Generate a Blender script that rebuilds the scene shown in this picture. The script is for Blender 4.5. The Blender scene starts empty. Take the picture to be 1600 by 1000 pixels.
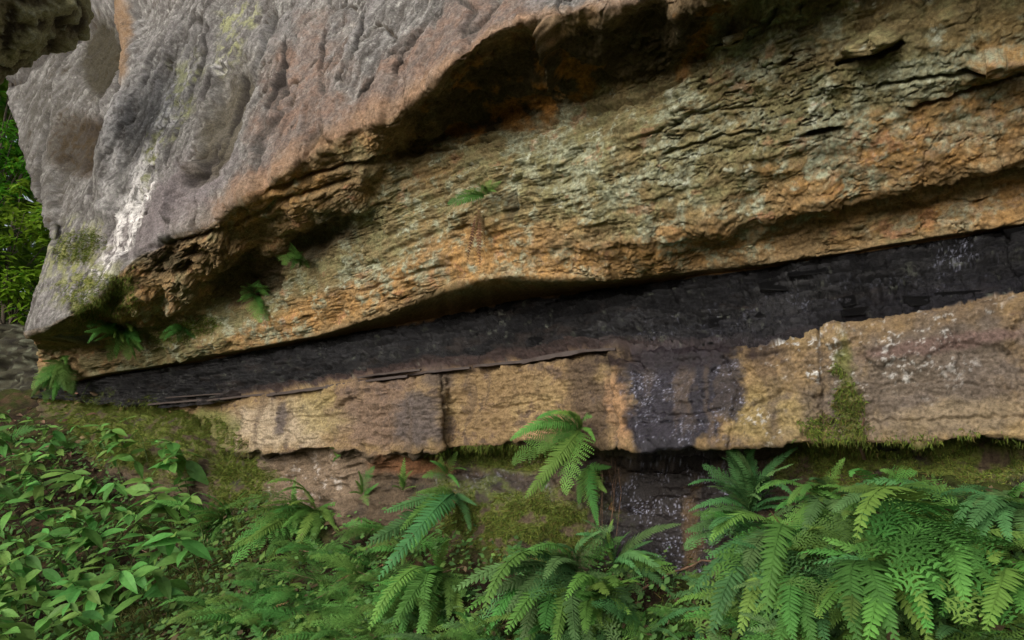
import bpy, math, random
import numpy as np
from mathutils import Vector, Matrix
from mathutils.bvhtree import BVHTree

random.seed(7)
rng = np.random.default_rng(7)
scene = bpy.context.scene
col = scene.collection

# ------------------------------------------------------------------ camera, world, sun, exposure
F = 1067.0                                  # focal length in photo pixels (24 mm on 36 mm)
PITCH = math.atan(200 / F)
CAM = np.array([0.0, 0.0, 1.6])
cam_d = bpy.data.cameras.new('camera')
cam_d.sensor_width = 36.0
cam_d.lens = 24.0
cam_d.clip_start = 0.05
cam_d.clip_end = 500.0
cam = bpy.data.objects.new('camera', cam_d)
col.objects.link(cam)
cam.location = CAM
cam.rotation_euler = (math.radians(90) + PITCH, 0, 0)
scene.camera = cam

SUN_DIR = Vector((-0.55, -0.70, 0.42)).normalized()      # towards the sun
world = bpy.data.worlds.new('World')
scene.world = world
world.use_nodes = True
wn = world.node_tree
wn.nodes.clear()
sky = wn.nodes.new('ShaderNodeTexSky')
sky.sky_type = 'NISHITA'
sky.sun_disc = False
sky.sun_elevation = math.asin(SUN_DIR.z)
sky.sun_rotation = math.atan2(SUN_DIR.x, SUN_DIR.y)
sky.air_density = 1.0
sky.dust_density = 5.0
sky.ozone_density = 1.0
bg = wn.nodes.new('ShaderNodeBackground')
bg.inputs['Strength'].default_value = 0.15
hs = wn.nodes.new('ShaderNodeHueSaturation')
hs.inputs['Saturation'].default_value = 0.45             # overcast: a pale, almost neutral sky
wo = wn.nodes.new('ShaderNodeOutputWorld')
wn.links.new(sky.outputs[0], hs.inputs['Color'])
wn.links.new(hs.outputs[0], bg.inputs[0])
wn.links.new(bg.outputs[0], wo.inputs[0])

sun_d = bpy.data.lights.new('sun', 'SUN')
sun_d.energy = 0.75
sun_d.angle = math.radians(60)
sun_d.color = (1.0, 0.96, 0.9)
sun = bpy.data.objects.new('sun', sun_d)
col.objects.link(sun)
sun.rotation_euler = (-SUN_DIR).to_track_quat('-Z', 'Y').to_euler()

scene.view_settings.view_transform = 'Standard'
scene.view_settings.look = 'None'
scene.view_settings.gamma = 1.0
scene.view_settings.use_curve_mapping = False
scene.view_settings.exposure = 0.5

# ------------------------------------------------------------------ geometry of the place
# the cliff is a wall whose strike runs away to the left; S along it, N out of it, D metres from the camera
CA, SA = 0.795, 0.6066
S_AX = np.array([CA, -SA, 0.0])
N_AX = np.array([-SA, -CA, 0.0])
Z_AX = np.array([0.0, 0.0, 1.0])
D = 3.0
cp, sp = math.cos(PITCH), math.sin(PITCH)


def ray(px, py):
    x = (np.asarray(px, float) - 800) / F
    y = (500 - np.asarray(py, float)) / F
    return np.stack([x, cp - y * sp, sp + y * cp], -1)


def at(px, py, d):
    """point of the world seen at photo pixel px,py that lies d metres out of the wall plane"""
    r = ray(px, py)
    t = (D - np.asarray(d, float)) / (r @ (-N_AX))
    return CAM + r * t[..., None]


def proj(P):
    q = P - CAM
    zc = q[..., 1] * cp + q[..., 2] * sp
    return 800 + F * q[..., 0] / zc, 500 - F * (-q[..., 1] * sp + q[..., 2] * cp) / zc


# ------------------------------------------------------------------ noise
_G = np.array([[1,1,0],[-1,1,0],[1,-1,0],[-1,-1,0],[1,0,1],[-1,0,1],[1,0,-1],[-1,0,-1],
               [0,1,1],[0,-1,1],[0,1,-1],[0,-1,-1],[1,1,0],[0,-1,1],[-1,1,0],[0,-1,-1]], np.float32)


def _hash(ix, iy, iz, seed):
    h = (ix.astype(np.uint32) * np.uint32(73856093)) ^ (iy.astype(np.uint32) * np.uint32(19349663)) \
        ^ (iz.astype(np.uint32) * np.uint32(83492791)) ^ np.uint32((seed * 2654435761) & 0xffffffff)
    h ^= h >> np.uint32(13)
    h *= np.uint32(0x5bd1e995)
    h ^= h >> np.uint32(15)
    return h


def pn(x, y, z, seed=0):
    x = np.asarray(x, np.float32); y = np.asarray(y, np.float32); z = np.asarray(z, np.float32)
    fx, fy, fz = np.floor(x), np.floor(y), np.floor(z)
    ix, iy, iz = fx.astype(np.int32), fy.astype(np.int32), fz.astype(np.int32)
    fx, fy, fz = x - fx, y - fy, z - fz
    u, v, w = (t * t * t * (t * (t * 6 - 15) + 10) for t in (fx, fy, fz))
    out = 0
    for a in (0, 1):
        wu = u if a else 1 - u
        for b in (0, 1):
            wv = v if b else 1 - v
            for c in (0, 1):
                g = _G[_hash(ix + a, iy + b, iz + c, seed) & np.uint32(15)]
                dot = g[..., 0] * (fx - a) + g[..., 1] * (fy - b) + g[..., 2] * (fz - c)
                out = out + wu * wv * (w if c else 1 - w) * dot
    return out


def fbm(x, y, z, octv=4, seed=0, gain=0.5, lac=2.03):
    a, s, n = 1.0, 0.0, 0.0
    for o in range(octv):
        s = s + a * pn(x, y, z, seed + o * 17)
        n += a
        a *= gain
        x, y, z = x * lac, y * lac, z * lac
    return s / n * 1.4


def cell(x, y, seed=0):
    fx, fy = np.floor(x), np.floor(y)
    ix, iy = fx.astype(np.int32), fy.astype(np.int32)
    f1 = np.full(x.shape, 9.0, np.float32); f2 = f1.copy(); cid = np.zeros(x.shape, np.float32)
    for a in (-1, 0, 1):
        for b in (-1, 0, 1):
            h = _hash(ix + a, iy + b, ix * 0, seed)
            jx = (h & np.uint32(1023)).astype(np.float32) / 1023
            jy = ((h >> np.uint32(10)) & np.uint32(1023)).astype(np.float32) / 1023
            dd = np.maximum(np.abs(fx + a + jx - x), np.abs(fy + b + jy - y)) * 0.6 \
                + 0.4 * np.hypot(fx + a + jx - x, fy + b + jy - y)
            r = ((h >> np.uint32(20)) & np.uint32(1023)).astype(np.float32) / 1023
            near = dd < f1
            f2 = np.where(near, f1, np.minimum(f2, dd))
            cid = np.where(near, r, cid)
            f1 = np.where(near, dd, f1)
    return f1, f2, cid


def sstep(a, b, x):
    t = np.clip((x - a) / (b - a), 0, 1)
    return t * t * (3 - 2 * t)


def gsm(a, sig, axis):
    r = int(sig * 3) + 1
    k = np.exp(-0.5 * (np.arange(-r, r + 1) / sig) ** 2)
    k /= k.sum()
    pad = [(0, 0)] * a.ndim
    pad[axis] = (r, r)
    p = np.pad(a, pad, mode='edge')
    out = 0
    for i, w in enumerate(k):
        sl = [slice(None)] * a.ndim
        sl[axis] = slice(i, i + a.shape[axis])
        out = out + w * p[tuple(sl)]
    return out


# ------------------------------------------------------------------ materials
def nodes_of(name):
    m = bpy.data.materials.new(name)
    m.use_nodes = True
    nt = m.node_tree
    nt.nodes.clear()
    out = nt.nodes.new('ShaderNodeOutputMaterial')
    return m, nt, out


def rock_material(name, bump=0.55, fine=240.0, rough=0.9, wetrough=0.12, mott=0.5, spec=0.3):
    m, nt, out = nodes_of(name)
    L = nt.links.new
    N = nt.nodes.new
    b = N('ShaderNodeBsdfPrincipled')
    at_ = N('ShaderNodeAttribute'); at_.attribute_name = 'Col'
    tc = N('ShaderNodeTexCoord')
    n1 = N('ShaderNodeTexNoise'); n1.inputs['Scale'].default_value = fine * 0.35
    n1.inputs['Detail'].default_value = 5; n1.inputs['Roughness'].default_value = 0.7
    n2 = N('ShaderNodeTexNoise'); n2.inputs['Scale'].default_value = fine
    n2.inputs['Detail'].default_value = 4; n2.inputs['Roughness'].default_value = 0.75
    for n in (n1, n2):
        L(tc.outputs['Object'], n.inputs['Vector'])
    mr = N('ShaderNodeMapRange')
    mr.inputs['From Min'].default_value = 0.3; mr.inputs['From Max'].default_value = 0.7
    mr.inputs['To Min'].default_value = 1 - mott; mr.inputs['To Max'].default_value = 1 + mott * 0.9
    L(n1.outputs['Fac'], mr.inputs['Value'])
    mul = N('ShaderNodeMix'); mul.data_type = 'RGBA'; mul.blend_type = 'MULTIPLY'
    mul.inputs['Factor'].default_value = 1.0
    L(at_.outputs['Color'], mul.inputs[6])
    L(mr.outputs[0], mul.inputs[7])
    L(mul.outputs[2], b.inputs['Base Color'])
    # wetness sits in the alpha of the attribute
    wt = N('ShaderNodeMapRange')
    wt.inputs['To Min'].default_value = rough; wt.inputs['To Max'].default_value = wetrough
    L(at_.outputs['Alpha'], wt.inputs['Value'])
    L(wt.outputs[0], b.inputs['Roughness'])
    sw = N('ShaderNodeMapRange')
    sw.inputs['To Min'].default_value = spec * 0.4; sw.inputs['To Max'].default_value = 0.42
    L(at_.outputs['Alpha'], sw.inputs['Value'])
    L(sw.outputs[0], b.inputs['Specular IOR Level'])
    ad = N('ShaderNodeMath'); ad.operation = 'ADD'
    L(n1.outputs['Fac'], ad.inputs[0]); L(n2.outputs['Fac'], ad.inputs[1])
    bp = N('ShaderNodeBump'); bp.inputs['Strength'].default_value = bump
    bp.inputs['Distance'].default_value = 0.012
    L(ad.outputs[0], bp.inputs['Height'])
    L(bp.outputs[0], b.inputs['Normal'])
    L(b.outputs[0], out.inputs[0])
    return m


def leaf_material(name, rgb, vary=0.4, trans=0.3, rough=0.6, attr=False, hue=0.03):
    m, nt, out = nodes_of(name)
    L = nt.links.new
    N = nt.nodes.new
    b = N('ShaderNodeBsdfPrincipled')
    b.inputs['Roughness'].default_value = rough
    b.inputs['Specular IOR Level'].default_value = 0.18
    oi = N('ShaderNodeObjectInfo')
    hv = N('ShaderNodeHueSaturation')
    hv.inputs['Color'].default_value = (*rgb, 1)
    mr = N('ShaderNodeMapRange'); mr.inputs['To Min'].default_value = 1 - vary; mr.inputs['To Max'].default_value = 1 + vary
    mh = N('ShaderNodeMapRange'); mh.inputs['To Min'].default_value = 0.5 - hue; mh.inputs['To Max'].default_value = 0.5 + hue
    r2 = N('ShaderNodeMath'); r2.operation = 'FRACT'
    r1 = N('ShaderNodeMath'); r1.operation = 'MULTIPLY'; r1.inputs[1].default_value = 7.31
    L(oi.outputs['Random'], r1.inputs[0]); L(r1.outputs[0], r2.inputs[0])
    L(oi.outputs['Random'], mr.inputs['Value']); L(r2.outputs[0], mh.inputs['Value'])
    L(mr.outputs[0], hv.inputs['Value']); L(mh.outputs[0], hv.inputs['Hue'])
    src = hv.outputs[0]
    if attr:
        at_ = N('ShaderNodeAttribute'); at_.attribute_name = 'Col'
        L(at_.outputs['Color'], hv.inputs['Color'])
    tc = N('ShaderNodeTexCoord')
    n1 = N('ShaderNodeTexNoise'); n1.inputs['Scale'].default_value = 9
    L(tc.outputs['Object'], n1.inputs['Vector'])
    m2 = N('ShaderNodeMapRange'); m2.inputs['To Min'].default_value = 0.65; m2.inputs['To Max'].default_value = 1.35
    L(n1.outputs['Fac'], m2.inputs['Value'])
    mul = N('ShaderNodeMix'); mul.data_type = 'RGBA'; mul.blend_type = 'MULTIPLY'; mul.inputs['Factor'].default_value = 1
    L(src, mul.inputs[6]); L(m2.outputs[0], mul.inputs[7])
    L(mul.outputs[2], b.inputs['Base Color'])
    tr = N('ShaderNodeBsdfTranslucent')
    L(mul.outputs[2], tr.inputs['Color'])
    mx = N('ShaderNodeMixShader'); mx.inputs[0].default_value = trans
    L(b.outputs[0], mx.inputs[1]); L(tr.outputs[0], mx.inputs[2])
    L(mx.outputs[0], out.inputs[0])
    return m


def plain_material(name, rgb, rough=0.8):
    m, nt, out = nodes_of(name)
    b = nt.nodes.new('ShaderNodeBsdfPrincipled')
    b.inputs['Roughness'].default_value = rough
    tc = nt.nodes.new('ShaderNodeTexCoord')
    n1 = nt.nodes.new('ShaderNodeTexNoise'); n1.inputs['Scale'].default_value = 60; n1.inputs['Detail'].default_value = 4
    cr = nt.nodes.new('ShaderNodeValToRGB')
    cr.color_ramp.elements[0].position = 0.3; cr.color_ramp.elements[0].color = (*[c * 0.5 for c in rgb], 1)
    cr.color_ramp.elements[1].position = 0.7; cr.color_ramp.elements[1].color = (*[min(1, c * 1.4) for c in rgb], 1)
    nt.links.new(tc.outputs['Object'], n1.inputs['Vector'])
    nt.links.new(n1.outputs['Fac'], cr.inputs[0])
    nt.links.new(cr.outputs[0], b.inputs['Base Color'])
    nt.links.new(b.outputs[0], out.inputs[0])
    return m


M_ROCK = rock_material('weathered_sandstone', spec=0.25)
M_COAL = rock_material('coal', bump=1.0, fine=150, rough=0.5, wetrough=0.2, mott=0.6, spec=0.3)
M_SOIL = rock_material('forest_soil', bump=0.6, fine=90, rough=0.95, mott=0.6, spec=0.1)
M_FERN = leaf_material('fern_green', (0.090, 0.205, 0.042))
M_FERNB = leaf_material('fern_bluish_green', (0.080, 0.180, 0.058))
M_FERNL = leaf_material('fern_yellow_green', (0.105, 0.225, 0.042), vary=0.3)
M_DEAD = leaf_material('dead_fern_brown', (0.17, 0.10, 0.05), trans=0.15, rough=0.8)
M_LEAF = leaf_material('broad_leaf_green', (0.105, 0.235, 0.050), rough=0.5)
M_STEM = plain_material('green_stem', (0.10, 0.15, 0.04), 0.6)
M_WOOD = plain_material('dead_wood', (0.13, 0.075, 0.045))
M_BARK = plain_material('bark', (0.09, 0.07, 0.05), 0.9)
M_MOSS = leaf_material('moss', (0.1, 0.13, 0.03), vary=0.05, trans=0.2, rough=0.9, attr=True, hue=0.0)
M_TREE = leaf_material('shrub_leaf', (0.17, 0.36, 0.03), vary=0.5, trans=0.5, rough=0.4)
M_LITTER = leaf_material('fallen_leaf', (0.15, 0.095, 0.06), vary=0.5, trans=0.1, rough=0.8)


# ------------------------------------------------------------------ object helpers
def tag(o, label=None, cat=None, group=None, kind=None):
    if label: o['label'] = label
    if cat: o['category'] = cat
    if group: o['group'] = group
    if kind: o['kind'] = kind
    return o


def mesh_from(name, verts, faces, mat, colors=None, smooth=True):
    """faces: (n,4) or (n,3) int array"""
    me = bpy.data.meshes.new(name)
    verts = np.asarray(verts, np.float32)
    faces = np.asarray(faces, np.int32)
    k = faces.shape[1]
    me.vertices.add(len(verts)); me.loops.add(faces.size); me.polygons.add(len(faces))
    me.vertices.foreach_set('co', verts.ravel())
    me.loops.foreach_set('vertex_index', faces.ravel())
    me.polygons.foreach_set('loop_start', np.arange(0, faces.size, k, dtype=np.int32))
    if smooth:
        me.polygons.foreach_set('use_smooth', np.ones(len(faces), bool))
    if colors is not None:
        a = me.attributes.new('Col', 'FLOAT_COLOR', 'POINT')
        a.data.foreach_set('color', np.asarray(colors, np.float32).ravel())
    me.materials.append(mat)
    me.update(calc_edges=True)
    return me


def link(name, me, parent=None):
    o = bpy.data.objects.new(name, me)
    col.objects.link(o)
    if parent is not None:
        o.parent = parent
    return o


def grid_faces(nr, nc):
    i = np.arange(nr * nc).reshape(nr, nc)
    return np.stack([i[:-1, :-1], i[:-1, 1:], i[1:, 1:], i[1:, :-1]], -1).reshape(-1, 4)


# ------------------------------------------------------------------ the cliff: rows of (px, py, d) from foot to top
ROWS = [
 # 0 foot
 [(60,690,.25),(250,800,.3),(400,900,.3),(700,980,.3),(1000,1040,.3),(1600,1000,.3),(2000,1000,.3)],
 # 1 middle of the base
 [(60,650,.1),(150,670,.25),(250,710,.3),(330,730,.25),(400,750,.15),(480,760,.12),(560,760,.1),(700,790,.1),(830,790,.15),(900,800,.1),(1000,800,-.05),(1100,820,-.05),(1250,780,.0),(1400,760,.1),(1600,740,.15),(2000,740,.15)],
 # 2 recess under the ledge
 [(60,632,.0),(150,645,.05),(250,655,.08),(330,690,.05),(380,715,.05),(420,712,.12),(540,708,.14),(600,718,.14),(690,712,.05),(760,715,-.05),(850,715,-.05),(950,725,-.15),(1000,730,-.2),(1100,730,-.2),(1250,720,-.15),(1400,712,-.05),(1600,705,.0),(2000,703,0)],
 # 3 ledge, lower edge
 [(60,628,.0),(200,642,.02),(300,655,.04),(345,690,.04),(372,700,.20),(420,705,.22),(540,700,.22),(600,712,.2),(688,696,.25),(702,697,.16),(830,690,.18),(943,700,.18),(965,700,.26),(1000,703,.28),(1100,698,.28),(1250,691,.27),(1290,690,.22),(1400,690,.22),(1600,686,.22),(2000,680,.22)],
 # 4 ledge, upper edge
 [(60,622,.0),(215,638,.02),(300,640,.03),(350,634,.05),(372,629,.18),(500,608,.2),(600,595,.2),(688,586,.22),(702,585,.15),(830,573,.17),(900,565,.17),(943,556,.16),(965,553,.22),(1050,551,.24),(1150,545,.24),(1200,541,.22),(1300,520,.2),(1400,500,.17),(1600,470,.15),(2000,412,.15)],
 # 5 coal, bottom
 [(60,619,.0),(215,634,.05),(300,632,.06),(372,625,.1),(500,604,.12),(700,581,.1),(900,560,.1),(965,550,.12),(1050,547,.14),(1200,537,.14),(1300,516,.13),(1400,496,.12),(1600,463,.1),(2000,405,.1)],
 # 6 coal, top
 [(60,606,-.02),(100,600,-.02),(200,582,-.02),(300,565,0),(400,548,0),(500,530,0),(600,512,-.02),(700,492,-.06),(800,470,-.08),(900,457,-.06),(1000,443,-.02),(1100,430,0),(1200,417,0),(1300,402,0),(1400,385,0),(1500,369,0),(1600,354,0),(2000,292,0)],
 # 7 lip above the coal
 [(60,600,.12),(100,596,.12),(200,577,.12),(300,560,.12),(400,543,.13),(500,522,.15),(600,495,.2),(680,458,.3),(760,432,.36),(860,438,.3),(950,437,.2),(1000,432,.14),(1100,422,.08),(1200,410,.06),(1300,396,.05),(1400,379,.05),(1500,363,.05),(1600,348,.05),(2000,286,.05)],
 # 8 crack under the orange layer
 [(60,590,.2),(200,562,.2),(400,518,.2),(550,470,.24),(680,425,.34),(760,400,.38),(860,402,.34),(1000,400,.25),(1100,385,.15),(1200,368,.12),(1300,348,.1),(1400,322,.08),(1500,302,.08),(1600,290,.08),(2000,230,.08)],
 # 9 lip of the orange layer
 [(60,585,.22),(200,555,.22),(400,505,.22),(550,455,.26),(680,405,.37),(760,380,.4),(860,385,.38),(1000,380,.33),(1100,366,.3),(1200,347,.28),(1300,330,.27),(1380,315,.26),(1430,300,.26),(1500,280,.24),(1600,264,.22),(2000,200,.22)],
 # 10 crest below the hollow
 [(60,565,.25),(120,552,.25),(200,530,.25),(300,505,.25),(400,455,.28),(500,410,.32),(600,355,.38),(650,335,.42),(720,325,.46),(800,310,.48),(1000,285,.46),(1200,240,.46),(1400,190,.45),(1600,110,.42),(2000,20,.42)],
 # 11 back of the hollow
 [(60,548,.4),(120,535,.42),(200,505,.44),(300,470,.42),(400,430,.36),(470,392,.34),(540,362,.38),(620,322,.44),(680,295,.42),(760,265,.52),(900,230,.56),(1000,205,.57),(1200,150,.58),(1400,100,.58),(1600,30,.56),(2000,-90,.56)],
 # 12 roof of the hollow
 [(50,530,.7),(120,512,.7),(190,485,.68),(260,440,.68),(330,400,.7),(400,350,.64),(460,338,.66),(540,305,.66),(600,262,.62),(650,212,.5),(700,196,.5),(760,186,.5),(850,168,.5),(940,150,.52),(1000,130,.55),(1060,103,.6),(1100,72,.66),(1140,40,.72),(1250,0,.72),(1600,-120,.72),(2000,-250,.72)],
 # 13 lip of the grey block
 [(42,520,.9),(100,500,.9),(150,478,.9),(185,425,.9),(205,392,.9),(270,375,.86),(345,345,.84),(370,315,.86),(430,280,.86),(520,215,.86),(600,193,.86),(650,158,.9),(700,100,1.0),(740,75,1.02),(790,45,1.03),(850,22,1.03),(950,5,1.03),(1130,-15,1.0),(1300,-80,1.0),(1600,-180,1.0),(2000,-300,1.0)],
 # 14 - 17 the grey face leaning back
 [(75,385,.85),(130,370,.85),(180,340,.85),(250,290,.82),(350,235,.82),(450,180,.82),(550,130,.82),(620,95,.82),(700,45,.88),(800,5,.92),(950,-30,.92),(1150,-60,.92),(1600,-230,.9),(2000,-350,.9)],
 [(42,265,.62),(150,200,.6),(300,130,.6),(450,60,.6),(600,10,.6),(750,-40,.65),(900,-80,.65),(1200,-150,.7),(1600,-290,.7),(2000,-400,.7)],
 [(0,110,.35),(150,40,.3),(300,-20,.3),(500,-80,.3),(700,-130,.35),(900,-170,.4),(1200,-240,.4),(1600,-370,.4),(2000,-470,.4)],
 [(-120,-250,-.2),(300,-350,-.3),(700,-420,-.3),(1200,-500,-.2),(1600,-600,-.2),(2000,-700,-.2)],
]
STEP = 1.75                                   # photo pixels between neighbouring columns
u_main = np.arange(0, 1640, STEP)
u_far = np.linspace(1640, 2000, 50)[1:]
upx = np.concatenate([u_main, u_far]) / 2000.0
rows_px, rows_py, rows_P = [], [], []
SHARP = {3, 4, 5, 6, 7}
for k, r in enumerate(ROWS):
    r = np.array(r, float)
    pl = r[0, 0]
    px = pl + upx * (2000 - pl)
    py = np.interp(px, r[:, 0], r[:, 1])
    dd = np.interp(px, r[:, 0], r[:, 2])
    sg = 3 if k in (2, 3, 4) else 9
    py = gsm(py, sg, 0); dd = gsm(dd, sg, 0)
    wob = 13.0 if k == 13 else 1.5 if k in (2, 3, 4) else (4.0 if k in (5, 6, 7) else 7.0)
    if k > 0:
        if k == 3:
            nb = fbm(px / 75, px * 0 + 1.7, px * 0, 4, 333, .6); py = py - gsm(np.maximum(0, np.round(nb * 4)) * 3.0, 1.5, 0)
        py = py + wob * fbm(px / 90, px * 0 + k * 3.7, px * 0, 2 if k in (2, 3, 4) else 4, 50 + (k if k not in (5, 6) else 5), 0.55)
        dd = dd + (0.012 if k < 8 else 0.07 if k in (12, 13) else 0.03) * fbm(px / 70, px * 0 + k * 5.1, px * 0, 3, 90 + k)
    rows_px.append(px); rows_py.append(py); rows_P.append(at(px, py, dd))
# top cap going back over the block
rows_P.append(rows_P[-1] - N_AX * 5 + Z_AX * 1.2)
rows_px.append(rows_px[-1]); rows_py.append(rows_py[-1] - 100)

grid, rv = [], []
vis = (rows_px[5] > -20) & (rows_px[5] < 1640)
for k in range(len(rows_P) - 1):
    a = np.clip(rows_py[k][vis], -60, 1010); b = np.clip(rows_py[k + 1][vis], -60, 1010)
    n = max(5, int(np.percentile(np.abs(a - b), 85) / STEP), int(np.percentile(np.linalg.norm(rows_P[k] - rows_P[k + 1], axis=1), 70) / 0.02) if k < 15 else 5)
    n = min(n, 110)
    for i in range(n):
        f = i / n
        grid.append(rows_P[k] * (1 - f) + rows_P[k + 1] * f)
        rv.append(k + f)
grid.append(rows_P[-1]); rv.append(len(rows_P) - 1.0)
G = np.array(grid); rv = np.array(rv)
hard = gsm(G, 1.6, 0); soft = gsm(G, 5.0, 0)
wsoft = (sstep(7.6, 8.6, rv))[:, None, None]
G = hard * (1 - wsoft) + soft * wsoft
# wrap round the left corner, back into the hill
back = np.array([3.5, 2.0, 1.2, 0.75, 0.48, 0.32, 0.22, 0.15, 0.10, 0.065, 0.04, 0.022, 0.01])
left = np.array([0.10, 0.10, 0.095, 0.09, 0.085, 0.08, 0.075, 0.07, 0.06, 0.05, 0.037, 0.025, 0.012])
W = G[:, :1, :] - N_AX * back[None, :, None] - S_AX * left[None, :, None]
G = np.concatenate([W, G], 1)
NR, NC, _ = G.shape
RV = np.repeat(rv[:, None], NC, 1).astype(np.float32)
PX, PY = proj(G)
PX = PX.astype(np.float32); PY = PY.astype(np.float32)
S = (G @ S_AX).astype(np.float32); Zc = G[..., 2].astype(np.float32); Dn = ((G - CAM) @ N_AX).astype(np.float32) + D


def blob(cx, cy, rx, ry, ang=0, soft=0.5, wob=0.25, seed=0):
    """soft-edged patch on the rock, 1 inside, 0 outside; rim made ragged by noise"""
    a = math.radians(ang)
    m = np.zeros(PX.shape, np.float32)
    R = max(rx, ry) * 1.7
    rr = (np.abs(PX - cx) < R) & (np.abs(PY - cy) < R)
    x = PX[rr] - cx; y = PY[rr] - cy
    X = (x * math.cos(a) + y * math.sin(a)) / rx
    Y = (-x * math.sin(a) + y * math.cos(a)) / ry
    q = np.hypot(X, Y)
    q = q + wob * fbm(PX[rr] / 38, PY[rr] / 38, q * 0 + seed, 4, 300 + seed, 0.6) * 2
    m[rr] = sstep(1 + soft * 0.5, 1 - soft * 0.5, q)
    return m


def line(pts, w, wob=3.0, seed=0):
    """1 on the polyline, fading to 0 at w pixels"""
    pts = np.array(pts, np.float32)
    m = np.zeros(PX.shape, np.float32)
    lo = pts.min(0) - w - 12; hi = pts.max(0) + w + 12
    rr = (PX > lo[0]) & (PX < hi[0]) & (PY > lo[1]) & (PY < hi[1])
    x = PX[rr]; y = PY[rr]
    x = x + wob * pn(x / 17, y / 17, x * 0 + seed, 41); y = y + wob * pn(x / 17, y / 17, x * 0 + seed, 42)
    dist = np.full(x.shape, 1e6, np.float32)
    for a, b in zip(pts[:-1], pts[1:]):
        ab = b - a
        t = np.clip(((x - a[0]) * ab[0] + (y - a[1]) * ab[1]) / (ab @ ab), 0, 1)
        dist = np.minimum(dist, np.hypot(x - a[0] - t * ab[0], y - a[1] - t * ab[1]))
    m[rr] = np.clip(1 - dist / w, 0, 1)
    return m


def between(a, b, soft=0.12):
    j = RV + 0.10 * BW
    return sstep(a - soft, a + soft, j) * sstep(b + soft, b - soft, j)


BW = fbm(S * 5, Dn * 5, Zc * 5, 3, 5)
is_base = (RV < 3).astype(np.float32)
is_ledge = ((RV >= 3) & (RV < 5)).astype(np.float32)
is_coal = ((RV >= 5) & (RV < 6.0)).astype(np.float32)
is_ochre = ((RV >= 6.0) & (RV < 13)).astype(np.float32)
is_grey = (RV >= 13).astype(np.float32)
w_grey = sstep(12.75, 13.1, RV)
w_ochre = sstep(6.9, 7.1, RV) * (1 - w_grey)

# --- relief
n_low = fbm(S * 1.6, Dn * 1.6, Zc * 1.6, 3, 11)
n_mid = fbm(S * 5, Dn * 5, Zc * 6, 4, 12)
n_fine = fbm(S * 26, Dn * 26, Zc * 30, 4, 13, 0.6)
bed = fbm(S * 2.2, Dn * 4.0, Zc * 17, 4, 14, 0.55)                      # flat along the beds
flake = fbm(S * 5 + 0.4 * n_mid, Dn * 9, Zc * 26 + 0.8 * n_mid, 4, 15, 0.5)
terr = flake * 4.0
terr = (np.floor(terr) + sstep(0.0, 0.28, terr - np.floor(terr))) / 4.0
crk = np.abs(fbm(S * 4 + 0.5 * n_mid, Dn * 8, Zc * 22, 3, 16))
crk = sstep(0.045, 0.0, crk) * sstep(-0.1, 0.25, fbm(S * 1.5, Dn * 1.5, Zc * 3, 3, 18))
crk2 = np.abs(fbm(S * 9, Dn * 9, Zc * 13, 3, 19)); crk2 = sstep(0.04, 0.0, crk2)
streak = fbm((S + 0.12 * n_mid) * 7, Zc * 0.9, Zc * 0, 4, 20, 0.55)       # running down the grey face
streak_f = fbm((S + 0.05 * n_mid) * 22, Zc * 2.5, Zc * 0, 4, 21, 0.6)
scrk = sstep(.035, 0, np.abs(fbm((S + 0.1 * n_mid) * 3.2, Zc * .8, Zc * 0, 3, 78))) * sstep(0, .3, fbm(S * 2, Dn * 2, Zc * 2, 2, 79))
scab = fbm(S * 12, Dn * 12, Zc * 12, 4, 22, 0.6)
scabt = scab * 3; scabt = (np.floor(scabt) + sstep(0, 0.3, scabt - np.floor(scabt))) / 3

disp = np.zeros(PX.shape, np.float32)
calm = np.clip(1 - .75 * blob(1430, 225, 230, 62, -17, .9, .3, 26) - .6 * blob(760, 395, 130, 45, -12, .8, .3, 27) - .5 * blob(1100, 385, 260, 26, -8, .9, .3, 28), .2, 1) * (.45 + .75 * sstep(-.3, .3, fbm(S * 1.1, Dn * 1.1, Zc * 2.2, 3, 77)))
disp += w_ochre * (0.05 * n_low + 0.035 * n_mid + calm * (0.018 * bed + 0.024 * terr) + 0.009 * n_fine + 0.009 * scabt - 0.022 * crk * calm - 0.008 * crk2)
ff1, ff2, fid = cell((S - .25 * Zc) * 1.9 + .06 * n_mid + .25 * n_low, Zc * .55 + .3 * n_low, 31)
hf1, hf2, hid = cell((S - .25 * Zc) * 5.5 + .10 * n_mid + .3 * n_low, Zc * 1.3 + .3 * n_low, 33)
fid = gsm(gsm(fid, 3.0, 0), 3.0, 1); hid = gsm(gsm(hid, 2.0, 0), 2.0, 1)
edge = sstep(0, 90, np.arange(NC) - 13.0)[None, :]
disp += w_grey * (.55 + .45 * edge) * (0.035 * n_low + 0.012 * n_mid + 0.04 * streak + 0.085 * (fid - .5) + .03 * (hid - .5) - 0.03 * sstep(.05, 0, ff2 - ff1) + 0.014 * streak_f + 0.005 * scabt + 0.004 * n_fine - 0.014 * crk2 * sstep(-.1, .3, n_mid) - 0.045 * scrk)
# base and ledge
disp += is_base * (0.07 * n_low + 0.06 * n_mid + 0.03 * terr + 0.01 * n_fine)
lf1, lf2, lid = cell(S * 3.1 + 0.25 * n_mid, Zc * 4.2 + 0.25 * n_mid, 3)
disp += is_ledge * sstep(0, 1, np.clip((RV - 3) * 8, 0.45, 1)) * (0.025 * n_low + 0.020 * n_mid + 0.014 * bed + 0.020 * scabt + 0.012 * n_fine
                    + 0.010 * terr - 0.006 * crk2 * sstep(0, .3, n_low))
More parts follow.
